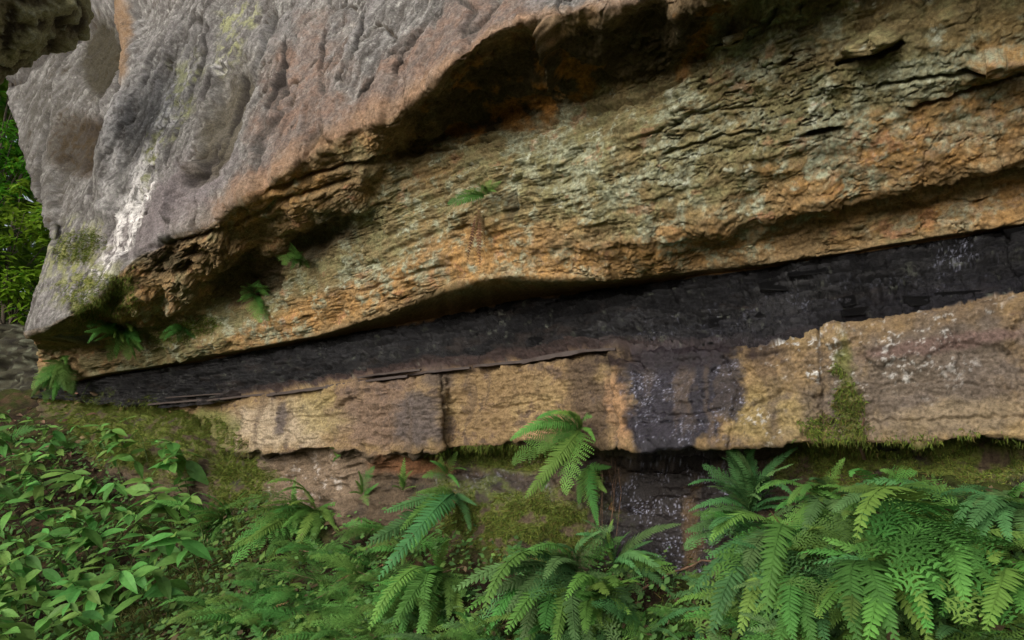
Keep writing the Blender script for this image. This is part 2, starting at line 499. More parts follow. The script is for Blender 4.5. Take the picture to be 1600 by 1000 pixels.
# coal: cleat blocks in courses
cf1, cf2, cid = cell(S * 7 + 0.5 * n_mid, Zc * 13 + 0.5 * n_mid, 8)
df1, df2, did = cell(S * 15 + 0.3 * n_mid, Zc * 34 + 0.6 * n_mid, 9)
lam = .6 * fbm(S * .5, Dn * .8, Zc * 24, 2, 205, .6) + .6 * fbm(S * 1.6 + .1 * n_mid, Dn * 2, Zc * 34, 3, 201, .6); lam2 = fbm(S * 4, Dn * 4, Zc * 85, 2, 202)
vcr = sstep(.03, 0, np.abs(fbm(S * 6 + .15 * n_mid, Zc * 1.8, Zc * 0, 2, 203)))
disp += is_coal * (-0.022 * vcr + 0.04 * (cid - 0.5) + 0.020 * (did - 0.5) + 0.065 * lam + 0.03 * lam2 + 0.02 * terr - 0.012 * sstep(0.06, 0.0, cf2 - cf1)
                   - 0.006 * sstep(0.08, 0.0, df2 - df1) + 0.02 * n_mid + 0.010 * n_fine)
# joints that part the ledge into blocks
JOINTS = [(694, [(690, 580), (694, 640), (697, 700)]), (955, [(948, 552), (956, 620), (962, 704)]),
          (1284, [(1280, 520), (1284, 600), (1283, 692)])]
for jx, pts in JOINTS:
    disp -= is_ledge * 0.02 * line(pts, 5, 5, jx) ** 1.2
for pts, a in [([(502, 612), (512, 650), (505, 698)], .014), ([(1132, 556), (1150, 620), (1140, 692)], .016), ([(850, 575), (842, 640), (852, 688)], .012),
               ([(425, 645), (480, 655), (540, 648)], .016), ([(1300, 612), (1420, 596), (1590, 604)], .014), ([(1300, 662), (1450, 655), (1600, 650)], .016),
               ([(380, 655), (440, 668), (470, 690)], .016), ([(700, 628), (780, 640), (860, 622)], .012), ([(1160, 640), (1220, 610), (1280, 625)], .014),
               ([(600, 600), (606, 650), (600, 705)], .014), ([(1480, 500), (1500, 560), (1490, 610)], .012), ([(985, 640), (1060, 652), (1130, 640)], .012)]:
    disp -= is_ledge * a * line(pts, 4, 7, int(pts[0][0]))
disp += 0.03 * is_ledge * blob(656, 650, 42, 60, 0, .6, .3, 181)
disp += is_ledge * 0.03 * (cell(S * 2.3 + .4 * n_mid, Zc * 3.5 + .4 * n_mid, 35)[2] - .5)
# the grey block: cracks, ribs, scoops
crm = np.zeros(PX.shape, np.float32)
for pts, w, a in [
    ([(300, 290), (330, 215), (352, 150), (368, 112)], 5, .04), ([(140, 300), (150, 230), (148, 150)], 6, .06), ([(250, 250), (285, 150), (310, 90), (318, 40)], 4, .04),
    ([(60, 330), (62, 250), (78, 180)], 5, .05), ([(420, 170), (440, 110), (446, 60)], 4, .03), ([(530, 130), (560, 80), (570, 20)], 4, .03), ([(620, 110), (650, 60), (690, 20)], 4, .03), ([(205, 310), (230, 255)], 4, .04),
    ([(386, 118), (398, 92), (408, 55), (418, 15)], 8, .10), ([(228, 132), (240, 96), (265, 42), (278, 15), (290, -5)], 6, .06),
    ([(316, 155), (330, 120), (342, 100)], 5, .05), ([(180, 0), (181, 60), (184, 150)], 6, .07),
    ([(82, 140), (98, 100), (118, 62)], 6, .05), ([(492, 105), (496, 70), (500, 40)], 4, .03),
    ([(108, 0), (60, 50), (72, 72), (36, 118), (0, 135)], 14, .06),
    ([(560, 150), (600, 100), (650, 60)], 4, .02), ([(437, 225), (450, 200), (470, 170)], 4, .02),
    ([(860, 32), (866, 75), (870, 120)], 10, -.10), ([(200, 330), (222, 280), (240, 230)], 4, .02)]:
    crm = np.maximum(crm, line(pts, max(5, w * .7), 4, int(w + pts[0][0])) * (a > 0))
    disp -= w_grey * 1.5 * a * line(pts, w, 4, int(w + pts[0][0])) if a > 0 else a * line(pts, w, 5, 3)
f_panel = blob(153, 88, 27, 62, 6, 0.7, 0.12, 1)
f_hole = blob(122, 225, 34, 44, 30, 0.9, 0.15, 2)
f_scoop = blob(342, 192, 30, 100, 18, 0.6, 0.15, 3)
f_block = blob(20, 30, 75, 95, 35, 0.3, 0.15, 4)
f_tail = blob(90, 310, 14, 70, 8, 0.6, 0.2, 5)
disp += w_grey * (-0.05 * f_panel - 0.06 * f_hole - 0.09 * f_scoop - 0.10 * f_tail)
disp += w_grey * 0.10 * (line([(190, 0), (205, 90), (195, 160), (172, 250), (165, 330)], 22, 4, 9) ** 1.0)
disp += w_grey * 0.07 * (line([(330, 110), (318, 160), (300, 260), (270, 340)], 12, 3, 10))
disp += w_grey * 0.05 * (line([(118, 0), (97, 98), (84, 245)], 12, 3, 11))
# the beds: lumps and hollows
f_lump1 = blob(322, 398, 58, 30, -12, 0.5, 0.2, 6)
f_lump2 = blob(285, 455, 24, 28, 0, 0.5, 0.2, 7)
f_lump3 = blob(225, 482, 46, 26, -15, 0.5, 0.2, 8)
f_dark1 = blob(258, 402, 52, 26, -15, 0.5, 0.2, 9)
f_dark2 = blob(390, 435, 60, 34, -25, 0.5, 0.2, 10)
disp += 0.05 * f_lump1 + 0.04 * f_lump2 + 0.03 * f_lump3 + .05 * (f_lump1 + f_lump2 + f_lump3 + f_dark1) * terr - 0.05 * f_dark1 - 0.05 * f_dark2 - 0.06 * blob(500, 372, 60, 16, -28, .7, .2, 39)
f_slot = blob(1282, 206, 34, 6, -12, 0.5, 0.2, 11)
f_nook = blob(800, 322, 9, 26, 8, 0.5, 0.2, 12)
f_nook2 = blob(775, 315, 26, 24, 0, 0.5, 0.2, 13)
f_kn1 = blob(1365, 66, 42, 18, -18, 0.5, 0.2, 14)
f_kn2 = blob(1560, 88, 48, 16, -12, 0.5, 0.2, 15)
f_kn3 = blob(1165, 40, 52, 16, -35, 0.5, 0.2, 16)
disp += -0.03 * f_slot - 0.02 * f_nook + 0.09 * f_kn1 + 0.08 * f_kn2 + 0.07 * f_kn3
for pts, w, a in [([(1310, 98), (1370, 86), (1410, 66)], 6, .07), ([(1500, 108), (1560, 108), (1605, 98)], 6, .08),
                  ([(1105, 66), (1150, 62), (1215, 18)], 6, .07), ([(1420, 172), (1500, 148), (1600, 118)], 5, .04),
                  ([(1040, 240), (1120, 215), (1180, 205)], 4, .03), ([(1370, 135), (1450, 120), (1540, 105)], 5, .035),
                  ([(1010, 215), (1090, 175), (1200, 168)], 4, .02), ([(560, 262), (640, 240), (720, 232)], 5, .035),
                  ([(420, 300), (500, 270), (560, 255), (620, 240)], 6, .05), ([(380, 345), (440, 312), (540, 285)], 5, .04),
                  ([(270, 378), (340, 362), (372, 348)], 5, .05), ([(560, 455), (640, 430), (700, 415)], 4, .025),
                  ([(1230, 352), (1300, 336), (1390, 316), (1450, 296), (1520, 280), (1600, 268)], 5, .05),
                  ([(850, 190), (1000, 160), (1060, 128)], 6, .03), ([(700, 210), (820, 200), (900, 190)], 4, .02)]:
    disp -= a * line(pts, w, 5, int(pts[0][0]) % 97)
# seam bottom plates
disp += is_coal * 0.05 * sstep(5.28, 5.1, RV + 0.12 * bed) * sstep(1250, 1000, PX)
# fade relief on the hidden wrap columns
Nrm = np.cross(np.gradient(gsm(G, 3, 0), axis=1), np.gradient(gsm(G, 3, 0), axis=0))
Nrm = gsm(gsm(Nrm, 3, 0), 3, 1)
Nrm /= np.linalg.norm(Nrm, axis=2, keepdims=True) + 1e-9
flip = np.sign((Nrm * (CAM - G)).sum(-1).mean())
Nrm *= flip
GD = G + Nrm * disp[..., None]

S0, Z0 = S, Zc
S = (GD @ S_AX).astype(np.float32); Zc = GD[..., 2].astype(np.float32); Dn = ((GD - CAM) @ N_AX).astype(np.float32) + D
GD = GD + Nrm * ((0.2 * w_grey + 0.3) * 0.012 * fbm(S * 22, Dn * 22, Zc * 22, 4, 95, .6) * np.clip(np.abs(disp) * 8, 0, 1))[..., None]
# --- colours
def mixc(c, rgb, m):
    return c + (np.array(rgb, np.float32) - c) * np.clip(m, 0, 1)[..., None]

C = np.zeros(PX.shape + (3,), np.float32)
Wt = np.zeros(PX.shape, np.float32)
v1 = fbm(S * 3, Dn * 3, Zc * 4, 5, 30, 0.6)
v2 = fbm(S * 9, Dn * 9, Zc * 11, 5, 31, 0.65)
v3 = fbm(S * 30, Dn * 30, Zc * 34, 3, 32, 0.65)
v4 = fbm(S * 2.0, Dn * 4, Zc * 8, 4, 33, 0.6)
lich = fbm(S * 14, Dn * 14, Zc * 14, 4, 34, 0.7)
lichA = sstep(-.02, 0.25, .55 * lich + 0.6 * fbm(S * 5, Dn * 5, Zc * 6, 4, 411, .6) + 0.3 * v1)
# ochre beds
c_o = C + np.array((0.235, 0.165, 0.085), np.float32)
lich2 = fbm(S * 45, Dn * 45, Zc * 45, 3, 81, .65)
c_o = mixc(c_o, (0.31, 0.20, 0.088), sstep(0.0, 0.4, v4 + 0.3 * v2))          # orange
c_o = mixc(c_o, (0.195, 0.165, 0.085), sstep(0.0, 0.35, v1))                    # olive brown
c_o = mixc(c_o, (0.10, 0.07, 0.04), sstep(0.18, 0.5, v2 - 0.4 * v4) * 0.7)     # brown crust
olive = np.clip(blob(1200, 130, 420, 130, -14, 0.9, .3, 21) + blob(960, 260, 330, 90, -10, 0.9, .3, 22)
                + blob(560, 380, 130, 50, -32, 0.8, .3, 23) + blob(330, 520, 150, 36, -22, 0.8, .3, 24)
                + 0.8 * blob(1480, 60, 160, 90, -10, .9, .3, 25), 0, 1)
c_o = mixc(c_o, (0.20, 0.19, 0.095), olive * (0.45 + 0.5 * sstep(-0.2, 0.3, v2)))
orange = np.clip(blob(1430, 225, 230, 62, -17, .9, .3, 26) + blob(760, 395, 110, 45, -12, .8, .3, 27)
                 + blob(1010, 400, 190, 30, -8, .8, .3, 28) + blob(520, 480, 170, 26, -20, .8, .3, 29)
                 + blob(1540, 325, 150, 26, -12, .8, .3, 30) + blob(1570, 85, 70, 30, -10, .8, .3, 31)
                 + blob(420, 310, 90, 26, -24, .8, .3, 32) + blob(230, 475, 60, 26, -15, .8, .3, 33), 0, 1)
c_o = mixc(c_o, (0.36, 0.215, 0.085), orange * (0.55 + 0.5 * sstep(-0.2, 0.3, v2)))
c_o = mixc(c_o, (0.27, 0.185, 0.115), orange * sstep(0.1, 0.4, v3 + v1) * 0.7)
pale = np.clip(olive + 0.6 * blob(900, 330, 330, 60, -8, .9, .3, 34) + blob(1200, 320, 170, 60, -14, .9, .3, 35)
               + blob(560, 440, 160, 46, -25, .9, .3, 36) + .5 * orange + 0.12, 0, 1)
c_o = mixc(c_o, (0.30, 0.32, 0.225), pale * lichA * (.45 + .55 * sstep(-.15, .15, lich2)))                       # pale green lichen
c_o = mixc(c_o, (0.43, 0.45, 0.36), pale * sstep(0.28, 0.5, lich + .2 * v1) * sstep(-.1, .2, lich2))
c_o = mixc(c_o, (0.30, 0.15, 0.09), sstep(0.3, 0.5, v2 + v4 * .5) * 0.5)
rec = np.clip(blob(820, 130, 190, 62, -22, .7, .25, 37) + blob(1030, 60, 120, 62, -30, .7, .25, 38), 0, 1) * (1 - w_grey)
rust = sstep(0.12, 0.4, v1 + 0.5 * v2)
c_o = mixc(c_o, (0.055, 0.042, 0.022), rec * 0.92)                              # near-black brown over the recess
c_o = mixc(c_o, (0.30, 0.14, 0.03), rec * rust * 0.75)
c_o = mixc(c_o, (0.06, 0.045, 0.028), 0.75 * np.clip(f_dark1 + f_dark2 + blob(500, 372, 70, 26, -28, .7, .2, 39), 0, 1))  # shade in the hollows, darkened into the rock colour
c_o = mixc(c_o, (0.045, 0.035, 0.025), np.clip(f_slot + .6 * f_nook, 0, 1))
c_o = mixc(c_o, (0.05, 0.04, 0.02), 0.8 * crk)
c_o = mixc(c_o, (0.13, 0.065, 0.02), sstep(7.0, 6.2, RV) * 0.8)
# grey face
c_g = C + np.array((0.140, 0.134, 0.126), np.float32)
c_g = mixc(c_g, (0.085, 0.075, 0.068), sstep(-.05, -.45, streak) * .8)
c_g = mixc(c_g, (0.185, 0.175, 0.170), sstep(-0.1, 0.4, streak))
c_g = mixc(c_g, (0.07, 0.062, 0.058), sstep(0.05, 0.4, v2 + 0.4 * v1) * 0.75)
c_g = mixc(c_g, (0.27, 0.262, 0.255), sstep(0.05, 0.4, streak_f + 0.3 * v2) * 0.5)
c_g = mixc(c_g, (0.34, 0.34, 0.31), sstep(0.15, 0.4, lich) * sstep(-.1, .15, lich2) * .7)
fs = fbm(S0 * 26 - 5 * Z0, Dn * 10, Z0 * 10, 4, 401, .75)
fs2 = fbm(S0 * 9 - 3 * Z0, Dn * 3, Z0 * 2.2, 4, 403, .65)
c_g = mixc(c_g, (0.055, 0.05, 0.045), sstep(.05, .35, fs) * .45 + sstep(.12, .4, fs2) * .4)
c_g = mixc(c_g, (0.33, 0.325, 0.305), sstep(.10, .35, -fs + .3 * lich2) * .4 + sstep(.15, .4, -fs2) * .35)
red = np.clip(blob(470, 160, 60, 120, 14, .9, .3, 41) + blob(720, 60, 120, 40, -30, .9, .3, 42) + blob(500, 240, 170, 36, -32, .9, .3, 43) + .7 * blob(620, 140, 120, 36, -30, .9, .3, 44), 0, 1)
c_g = mixc(c_g, (0.175, 0.118, 0.09), red * (0.5 + 0.4 * sstep(-.2, .3, v2)))
lil = blob(260, 320, 120, 40, -38, .9, .3, 45)
c_g = mixc(c_g, (0.165, 0.142, 0.145), lil * 0.8)
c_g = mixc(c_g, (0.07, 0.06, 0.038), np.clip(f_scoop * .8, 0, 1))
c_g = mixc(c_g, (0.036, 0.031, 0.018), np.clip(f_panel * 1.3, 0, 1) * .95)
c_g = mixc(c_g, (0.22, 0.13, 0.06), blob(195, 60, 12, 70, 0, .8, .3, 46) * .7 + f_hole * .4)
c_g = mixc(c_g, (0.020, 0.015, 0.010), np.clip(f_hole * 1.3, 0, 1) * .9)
c_g = mixc(c_g, (0.05, 0.045, 0.04), .75 * sstep(.05, 0, ff2 - ff1) + .35 * sstep(.05, 0, hf2 - hf1))
c_g = mixc(c_g, (0.035, 0.03, 0.027), crm ** .6 * .9)
c_g = mixc(c_g, (0.065, 0.06, 0.05), (.4 + .6 * sstep(-.2, .3, fs2 + v2)) * blob(75, 210, 50, 190, 4, .9, .35, 402) * .8)
c_g = mixc(c_g, (0.05, 0.036, 0.02), f_hole * sstep(.1, -.2, v2) + .9 * scrk)
wht = np.clip(blob(190, 360, 14, 90, 26, .9, .35, 47) * 1.2 + blob(215, 270, 12, 80, 22, .9, .4, 48) + blob(340, 98, 7, 16, 25, .8, .2, 49)
              + .7 * blob(265, 150, 14, 60, 22, .9, .4, 50) + .6 * blob(185, 225, 8, 90, 8, .9, .4, 51), 0, 1)
c_g = mixc(c_g, (0.70, 0.68, 0.66), wht * .85 * sstep(-0.1, 0.2, fs + .5 * streak_f + .2 * v2 + .1))
yel = np.clip(blob(275, 140, 24, 60, 22, .9, .4, 52) + blob(360, 45, 24, 60, 20, .9, .4, 53) + blob(225, 250, 12, 60, 18, .9, .4, 54)
              + .9 * blob(110, 400, 40, 60, 30, .9, .4, 55), 0, 1)
c_g = mixc(c_g, (0.25, 0.26, 0.13), yel * sstep(-.05, .25, v2 + streak_f * .5) * .85)
mossy = np.clip(blob(150, 455, 60, 38, -8, .8, .3, 56) + .8 * blob(120, 390, 34, 26, -20, .8, .3, 57) + .8 * blob(228, 235, 6, 26, 8, .8, .3, 58), 0, 1)
c_g = mixc(c_g, (0.17, 0.18, 0.05), mossy * sstep(-.15, .2, v2))
c_g = mixc(c_g, (0.30, 0.19, 0.11), sstep(13.5, 13.0, RV + .2 * BW) * sstep(250, 420, PX) * .6)
# coal
glint = sstep(.2, .4, fbm(S * 130, Dn * 130, Zc * 130, 2, 204)) * sstep(-.1, .3, v2 + lich2 * .5)  # wet glints as pale bluish specks, painted into the colours below
c_c = C + np.array((0.006, 0.006, 0.007), np.float32)
c_c = mixc(c_c, (0.022, 0.021, 0.022), sstep(.1, .4, lam2 + lam) * .7)
c_c = mixc(c_c, (0.016, 0.016, 0.018), cid * did * 1.5)
c_c = mixc(c_c, (0.004, 0.004, 0.004), np.clip(sstep(0.07, 0.0, df2 - df1) * .4 + vcr, 0, 1) * .8)
c_c = mixc(c_c, (0.20, 0.21, 0.27), glint * np.clip(.75 * blob(1490, 410, 36, 60, 0, .9, .5, 205) + .55 * blob(1090, 520, 150, 34, -8, .9, .5, 206) + .35 * blob(1400, 450, 200, 20, -8, .9, .5, 207) + .05, 0, 1))  # painted glints on the coal
c_c = mixc(c_c, (0.028, 0.021, 0.018), sstep(0.15, 0.45, v4 + .3 * v2) * 0.7)
c_c = mixc(c_c, (0.06, 0.04, 0.035), sstep(5.25, 5.05, RV + .15 * bed) * sstep(1500, 900, PX) * sstep(250, 500, PX) * .8)
c_c = mixc(c_c, (0.020, 0.020, 0.027), sstep(5.55, 5.2, RV + .2 * bed) * sstep(850, 1200, PX) * .5)  # bluish gloss of the lower right seam, painted as a tint
c_c = mixc(c_c, (0.20, 0.22, 0.17), sstep(.34, .5, lich) * .35)
# ledge
c_l = C + np.array((0.21, 0.145, 0.075), np.float32)
c_l = mixc(c_l, (0.275, 0.20, 0.10), sstep(0, .4, v1))
c_l = mixc(c_l, (0.15, 0.10, 0.065), sstep(0.05, .45, v2 + .3 * v4) * .8)
c_l = mixc(c_l, (0.34, 0.28, 0.20), blob(440, 665, 90, 36, -5, .8, .3, 61) * .85)
c_l = mixc(c_l, (0.26, 0.21, 0.09), (blob(500, 645, 40, 34, 0, .8, .3, 62) + blob(1200, 650, 70, 44, 0, .9, .3, 63)) * .6)
c_l = mixc(c_l, (0.15, 0.105, 0.08), blob(600, 650, 70, 60, 0, .8, .35, 64) * .8)
c_l = mixc(c_l, (0.085, 0.07, 0.065), (blob(655, 660, 38, 44, 10, .7, .35, 65) + blob(440, 650, 9, 26, 10, .7, .4, 66) + .8 * blob(685, 590, 26, 20, 0, .8, .3, 67)) * .9)
c_l = mixc(c_l, (0.09, 0.065, 0.045), blob(925, 630, 34, 70, -8, .7, .3, 68) * .9)
c_l = mixc(c_l, (0.30, 0.18, 0.10), blob(968, 640, 18, 62, -6, .8, .3, 69) * .8)
dw = np.clip(blob(1048, 612, 70, 125, 0, .35, .22, 70) + .9 * blob(1122, 600, 34, 85, 0, .5, .4, 71) - .18 * blob(1096, 650, 14, 50, 0, .9, .5, 171), 0, 1)
c_l = mixc(c_l, (0.018, 0.017, 0.026), dw * .98)
c_l = mixc(c_l, (0.30, 0.31, 0.40), glint * dw * .85)  # painted glints on the wet stain
drip = fbm(S * 9 + .4 * n_mid, Zc * 1.2, Zc * 0, 3, 82)
c_l = mixc(c_l, (0.10, 0.072, 0.05), sstep(.1, .45, drip) * .6)
c_l = mixc(c_l, (0.055, 0.045, 0.04), sstep(.18, .45, v2 + .4 * lich2) * .55)
c_l = mixc(c_l, (0.017, 0.013, 0.016), blob(1060, 552, 140, 26, -3, .9, .35, 191) * .95)
gw = blob(1450, 590, 200, 90, -10, .9, .3, 72)
c_l = mixc(c_l, (0.115, 0.095, 0.078), gw * .9)
c_l = mixc(c_l, (0.21, 0.165, 0.105), blob(1510, 650, 120, 26, -4, .8, .3, 73) * .7)
c_l = mixc(c_l, (0.13, 0.085, 0.075), blob(1480, 538, 140, 12, -9, .8, .3, 74) * .7)
lp = np.clip(blob(1255, 545, 60, 46, 20, .9, .4, 75) + .7 * blob(1390, 560, 120, 60, 0, .9, .4, 76) + .8 * blob(1190, 660, 40, 26, 0, .9, .4, 77) + .5 * blob(1500, 500, 120, 30, -10, .9, .3, 78), 0, 1)
c_l = mixc(c_l, (0.42, 0.42, 0.40), lp * sstep(.0, .25, lich + .3 * v1) * sstep(.02, .18, lich2))
c_l = mixc(c_l, (0.07, 0.055, 0.04), sum(line(p, 4, 5, j) for j, p in JOINTS) * .6)
c_l = mixc(c_l, (0.12, 0.13, 0.04), (blob(1325, 620, 16, 80, -6, .7, .4, 79) + blob(330, 670, 36, 30, 0, .8, .3, 80)) * .8)
# base
c_b = C + np.array((0.085, 0.063, 0.042), np.float32)
c_b = mixc(c_b, (0.035, 0.031, 0.027), sstep(0, .4, v1))
c_b = mixc(c_b, (0.175, 0.13, 0.09), (blob(490, 755, 80, 50, 0, .7, .3, 81) + .8 * blob(280, 725, 28, 16, 0, .8, .3, 82)) * .9)
c_b = mixc(c_b, (0.5, 0.46, 0.42), blob(480, 755, 60, 36, 0, .8, .3, 83) * sstep(.2, .4, lich) * .6)
c_b = mixc(c_b, (0.14, 0.065, 0.03), blob(640, 728, 60, 16, 0, .7, .3, 84) * .8)
dwb = np.clip(blob(1060, 800, 120, 110, 0, .7, .3, 85) + .7 * blob(760, 760, 90, 30, 0, .8, .3, 86), 0, 1)
c_b = mixc(c_b, (0.018, 0.015, 0.015), dwb * .97)
c_b = mixc(c_b, (0.30, 0.31, 0.40), glint * dwb * .8)  # painted glints on the wet rock foot
c_b = mixc(c_b, (0.11, 0.07, 0.03), blob(1080, 830, 16, 70, 0, .9, .5, 87) * .6)
mb = np.clip(blob(230, 680, 150, 60, 12, .7, .3, 88) + blob(380, 770, 40, 60, 0, .7, .3, 89) + blob(800, 815, 130, 60, 5, .8, .3, 90) + blob(790, 715, 100, 18, 0, .7, .3, 91) + blob(1420, 720, 180, 46, 0, .8, .3, 92) + blob(1310, 720, 60, 40, 0, .7, .3, 93), 0, 1)
c_b = mixc(c_b, (0.10, 0.125, 0.025), mb * sstep(-.35, .0, v2) * .95)
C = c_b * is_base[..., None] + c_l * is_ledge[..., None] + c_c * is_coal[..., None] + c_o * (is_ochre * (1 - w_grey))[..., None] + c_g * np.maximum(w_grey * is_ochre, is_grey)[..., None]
C *= (1 + 0.32 * v3 + 0.25 * v2 + .25 * lich2)[..., None]
c_l = None
C = np.clip(C, 0.004, 0.8)
Wt = np.clip(is_ledge * dw * .8 + is_base * dwb * .85 + is_coal * (0.25 + 0.75 * sstep(0, .35, v1 + .5 * v3)) + is_ledge * .3 * blob(655, 660, 40, 46, 10, .7, .35, 65), 0, 1)
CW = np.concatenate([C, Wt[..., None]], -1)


def patch(name, r0, r1, mat, c0=0, c1=None, parent=None):
    """cut rows r0..r1 (by row number) and columns c0..c1 out of the relief"""
    i0 = int(np.searchsorted(rv, r0 - 1e-6)); i1 = int(np.searchsorted(rv, r1 - 1e-6)) + 1
    c1 = NC if c1 is None else c1
    sub = GD[i0:i1, c0:c1].reshape(-1, 3)
    return link(name, mesh_from(name, sub, grid_faces(i1 - i0, c1 - c0), mat, CW[i0:i1, c0:c1].reshape(-1, 4)), parent)


tag(patch('sandstone_overhang', 13, 18, M_ROCK), 'massive grey sandstone block leaning back above the cliff, white streaks at its left', 'rock face', kind='structure')
tag(patch('sandstone_bed', 6, 13, M_ROCK), 'flaky ochre and olive sandstone beds with pale lichen under the grey overhang', 'rock face', kind='structure')
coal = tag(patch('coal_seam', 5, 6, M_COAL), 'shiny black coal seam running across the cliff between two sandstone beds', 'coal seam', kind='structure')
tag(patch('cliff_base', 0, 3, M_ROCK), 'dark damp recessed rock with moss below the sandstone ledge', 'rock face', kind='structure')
ledge = bpy.data.objects.new('sandstone_ledge', None); col.objects.link(ledge)
tag(ledge, 'tan sandstone ledge of jointed blocks directly under the coal seam', 'rock ledge', kind='structure')
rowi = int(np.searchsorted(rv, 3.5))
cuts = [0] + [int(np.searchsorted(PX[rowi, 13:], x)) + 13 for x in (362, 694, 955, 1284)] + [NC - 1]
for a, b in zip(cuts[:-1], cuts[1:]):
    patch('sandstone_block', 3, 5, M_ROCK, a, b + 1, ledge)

# ------------------------------------------------------------------ the ground: a bank falling from the foot of the cliff
CONTACT = [(-200, 640), (0, 646), (100, 655), (180, 700), (250, 745), (330, 775), (400, 800), (560, 805), (700, 835), (850, 850), (950, 880), (1050, 905), (1150, 890), (1250, 820), (1350, 775), (1450, 765), (1600, 775), (2000, 800)]
cpts = at(np.array([c[0] for c in CONTACT]), np.array([c[1] for c in CONTACT]), np.full(len(CONTACT), .12))
c_s = cpts @ S_AX; c_z = cpts[:, 2]


def ground_z(s, d):
    zc = np.interp(s, c_s, c_z)
    left = sstep(-5.5, -8.0, s)
    down = zc - 0.62 * np.maximum(d - 0.12, 0)
    up = np.maximum(0.12 - d, 0)
    z = np.maximum(down, 0.02 + 0.12 * np.tanh((d - 2) * .3)) + up * (0.10 + 0.45 * left) * np.minimum(1, 8 / (1 + up))
    return z


gs = np.concatenate([-9 - np.geomspace(.1, 130, 40)[::-1], np.arange(-9, 5, .045), 5 + np.geomspace(.1, 130, 40)])
gd = np.concatenate([-1.2 - np.geomspace(.1, 130, 36)[::-1], np.arange(-1.2, 3.2, .045), 3.2 + np.geomspace(.1, 130, 36)])
GS, GDd = np.meshgrid(gs, gd)
gz = ground_z(GS, GDd)
gn = fbm(GS * 1.3, GDd * 1.3, GS * 0, 4, 60); gn2 = fbm(GS * 6, GDd * 6, GS * 0, 4, 61)
near = sstep(30, 8, np.hypot(GS, GDd))
gz = gz + (0.10 * gn + 0.035 * gn2) * near + (1 - near) * 1.5 * gn
GP = CAM + S_AX * GS[..., None] + N_AX * (GDd - D)[..., None]
GP[..., 2] = gz
gc = np.zeros(GS.shape + (4,), np.float32)
gc[..., :3] = mixc(np.zeros(GS.shape + (3,), np.float32) + np.array((0.026, 0.019, 0.013), np.float32), (0.035, 0.045, 0.012), sstep(-.1, .25, gn2 + gn))
gc[..., :3] = mixc(gc[..., :3], (0.07, 0.043, 0.026), sstep(.1, .4, fbm(GS * 14, GDd * 14, GS * 0, 3, 62)))
ground = tag(link('ground', mesh_from('ground', GP.reshape(-1, 3), grid_faces(*GS.shape), M_SOIL, gc.reshape(-1, 4))),
             'dark soil bank sloping down from the foot of the cliff', 'ground', kind='structure')

# ray casting against coarse copies of the cliff and the ground
cs = 5
Gc = GD[::cs, ::cs]
bv_v = [Vector(p) for p in Gc.reshape(-1, 3)]
bv_f = grid_faces(*Gc.shape[:2]).tolist()
BV_CLIFF = BVHTree.FromPolygons(bv_v, bv_f)
Gc2 = GP[::2, ::2]
off = len(bv_v)
bv_v2 = [Vector(p) for p in Gc2.reshape(-1, 3)]
bv_f2 = grid_faces(*Gc2.shape[:2]).tolist()
BV_GROUND = BVHTree.FromPolygons(bv_v2, bv_f2)


def hit(px, py):
    """first surface point (cliff or ground) seen at a photo pixel, with its normal turned to the camera"""
    r = Vector(ray(px, py)).normalized()
    best = None
    for bv in (BV_CLIFF, BV_GROUND):
        h = bv.ray_cast(Vector(CAM), r)
        if h[0] is not None and (best is None or h[3] < best[2]):
            n = h[1]
            if n.dot(r) > 0: n = -n
            best = (h[0], n, h[3])
    return best


def ground_at(p):
    h = BV_GROUND.ray_cast(Vector((p[0], p[1], 30)), Vector((0, 0, -1)))
    return h[0]


def depth_point(px, py, dist):
    """point at a given distance along the line of sight"""
    return Vector(CAM) + Vector(ray(px, py)).normalized() * dist


# ------------------------------------------------------------------ rock outcrop behind the left end
def outcrop():
    us = np.arange(-420, 200, 4.0); vs = np.linspace(0, 1, 60)
    U, V = np.meshgrid(us, vs)
    d0 = -0.55 - 0.25 * V - 1.6 * sstep(.8, 1, V)
    yb = 655 - (655 - 478) * V
    P = at(U, yb, d0)
    n = fbm(P[..., 0] * 1.5, P[..., 1] * 1.5, P[..., 2] * 4, 4, 71)
    t = n * 4; t = (np.floor(t) + sstep(0, .3, t - np.floor(t))) / 4
    P = P + N_AX * (0.25 * t + .1 * n)[..., None]
    c = np.zeros(U.shape + (4,), np.float32)
    v = fbm(P[..., 0] * 6, P[..., 1] * 6, P[..., 2] * 8, 4, 72)
    cc = mixc(np.zeros(U.shape + (3,), np.float32) + np.array((0.05, 0.048, 0.032), np.float32), (0.022, 0.02, 0.016), sstep(-.1, .3, v))
    cc = mixc(cc, (0.13, 0.14, 0.10), sstep(.15, .35, fbm(P[..., 0] * 9, P[..., 1] * 9, P[..., 2] * 9, 3, 73)) * .8)
    c[..., :3] = cc
    return tag(link('rock_outcrop', mesh_from('rock_outcrop', P.reshape(-1, 3), grid_faces(*U.shape), M_ROCK, c.reshape(-1, 4))),
               'dark shaded rock outcrop with lichen behind the left end of the cliff', 'rock', kind='structure')


outcrop()


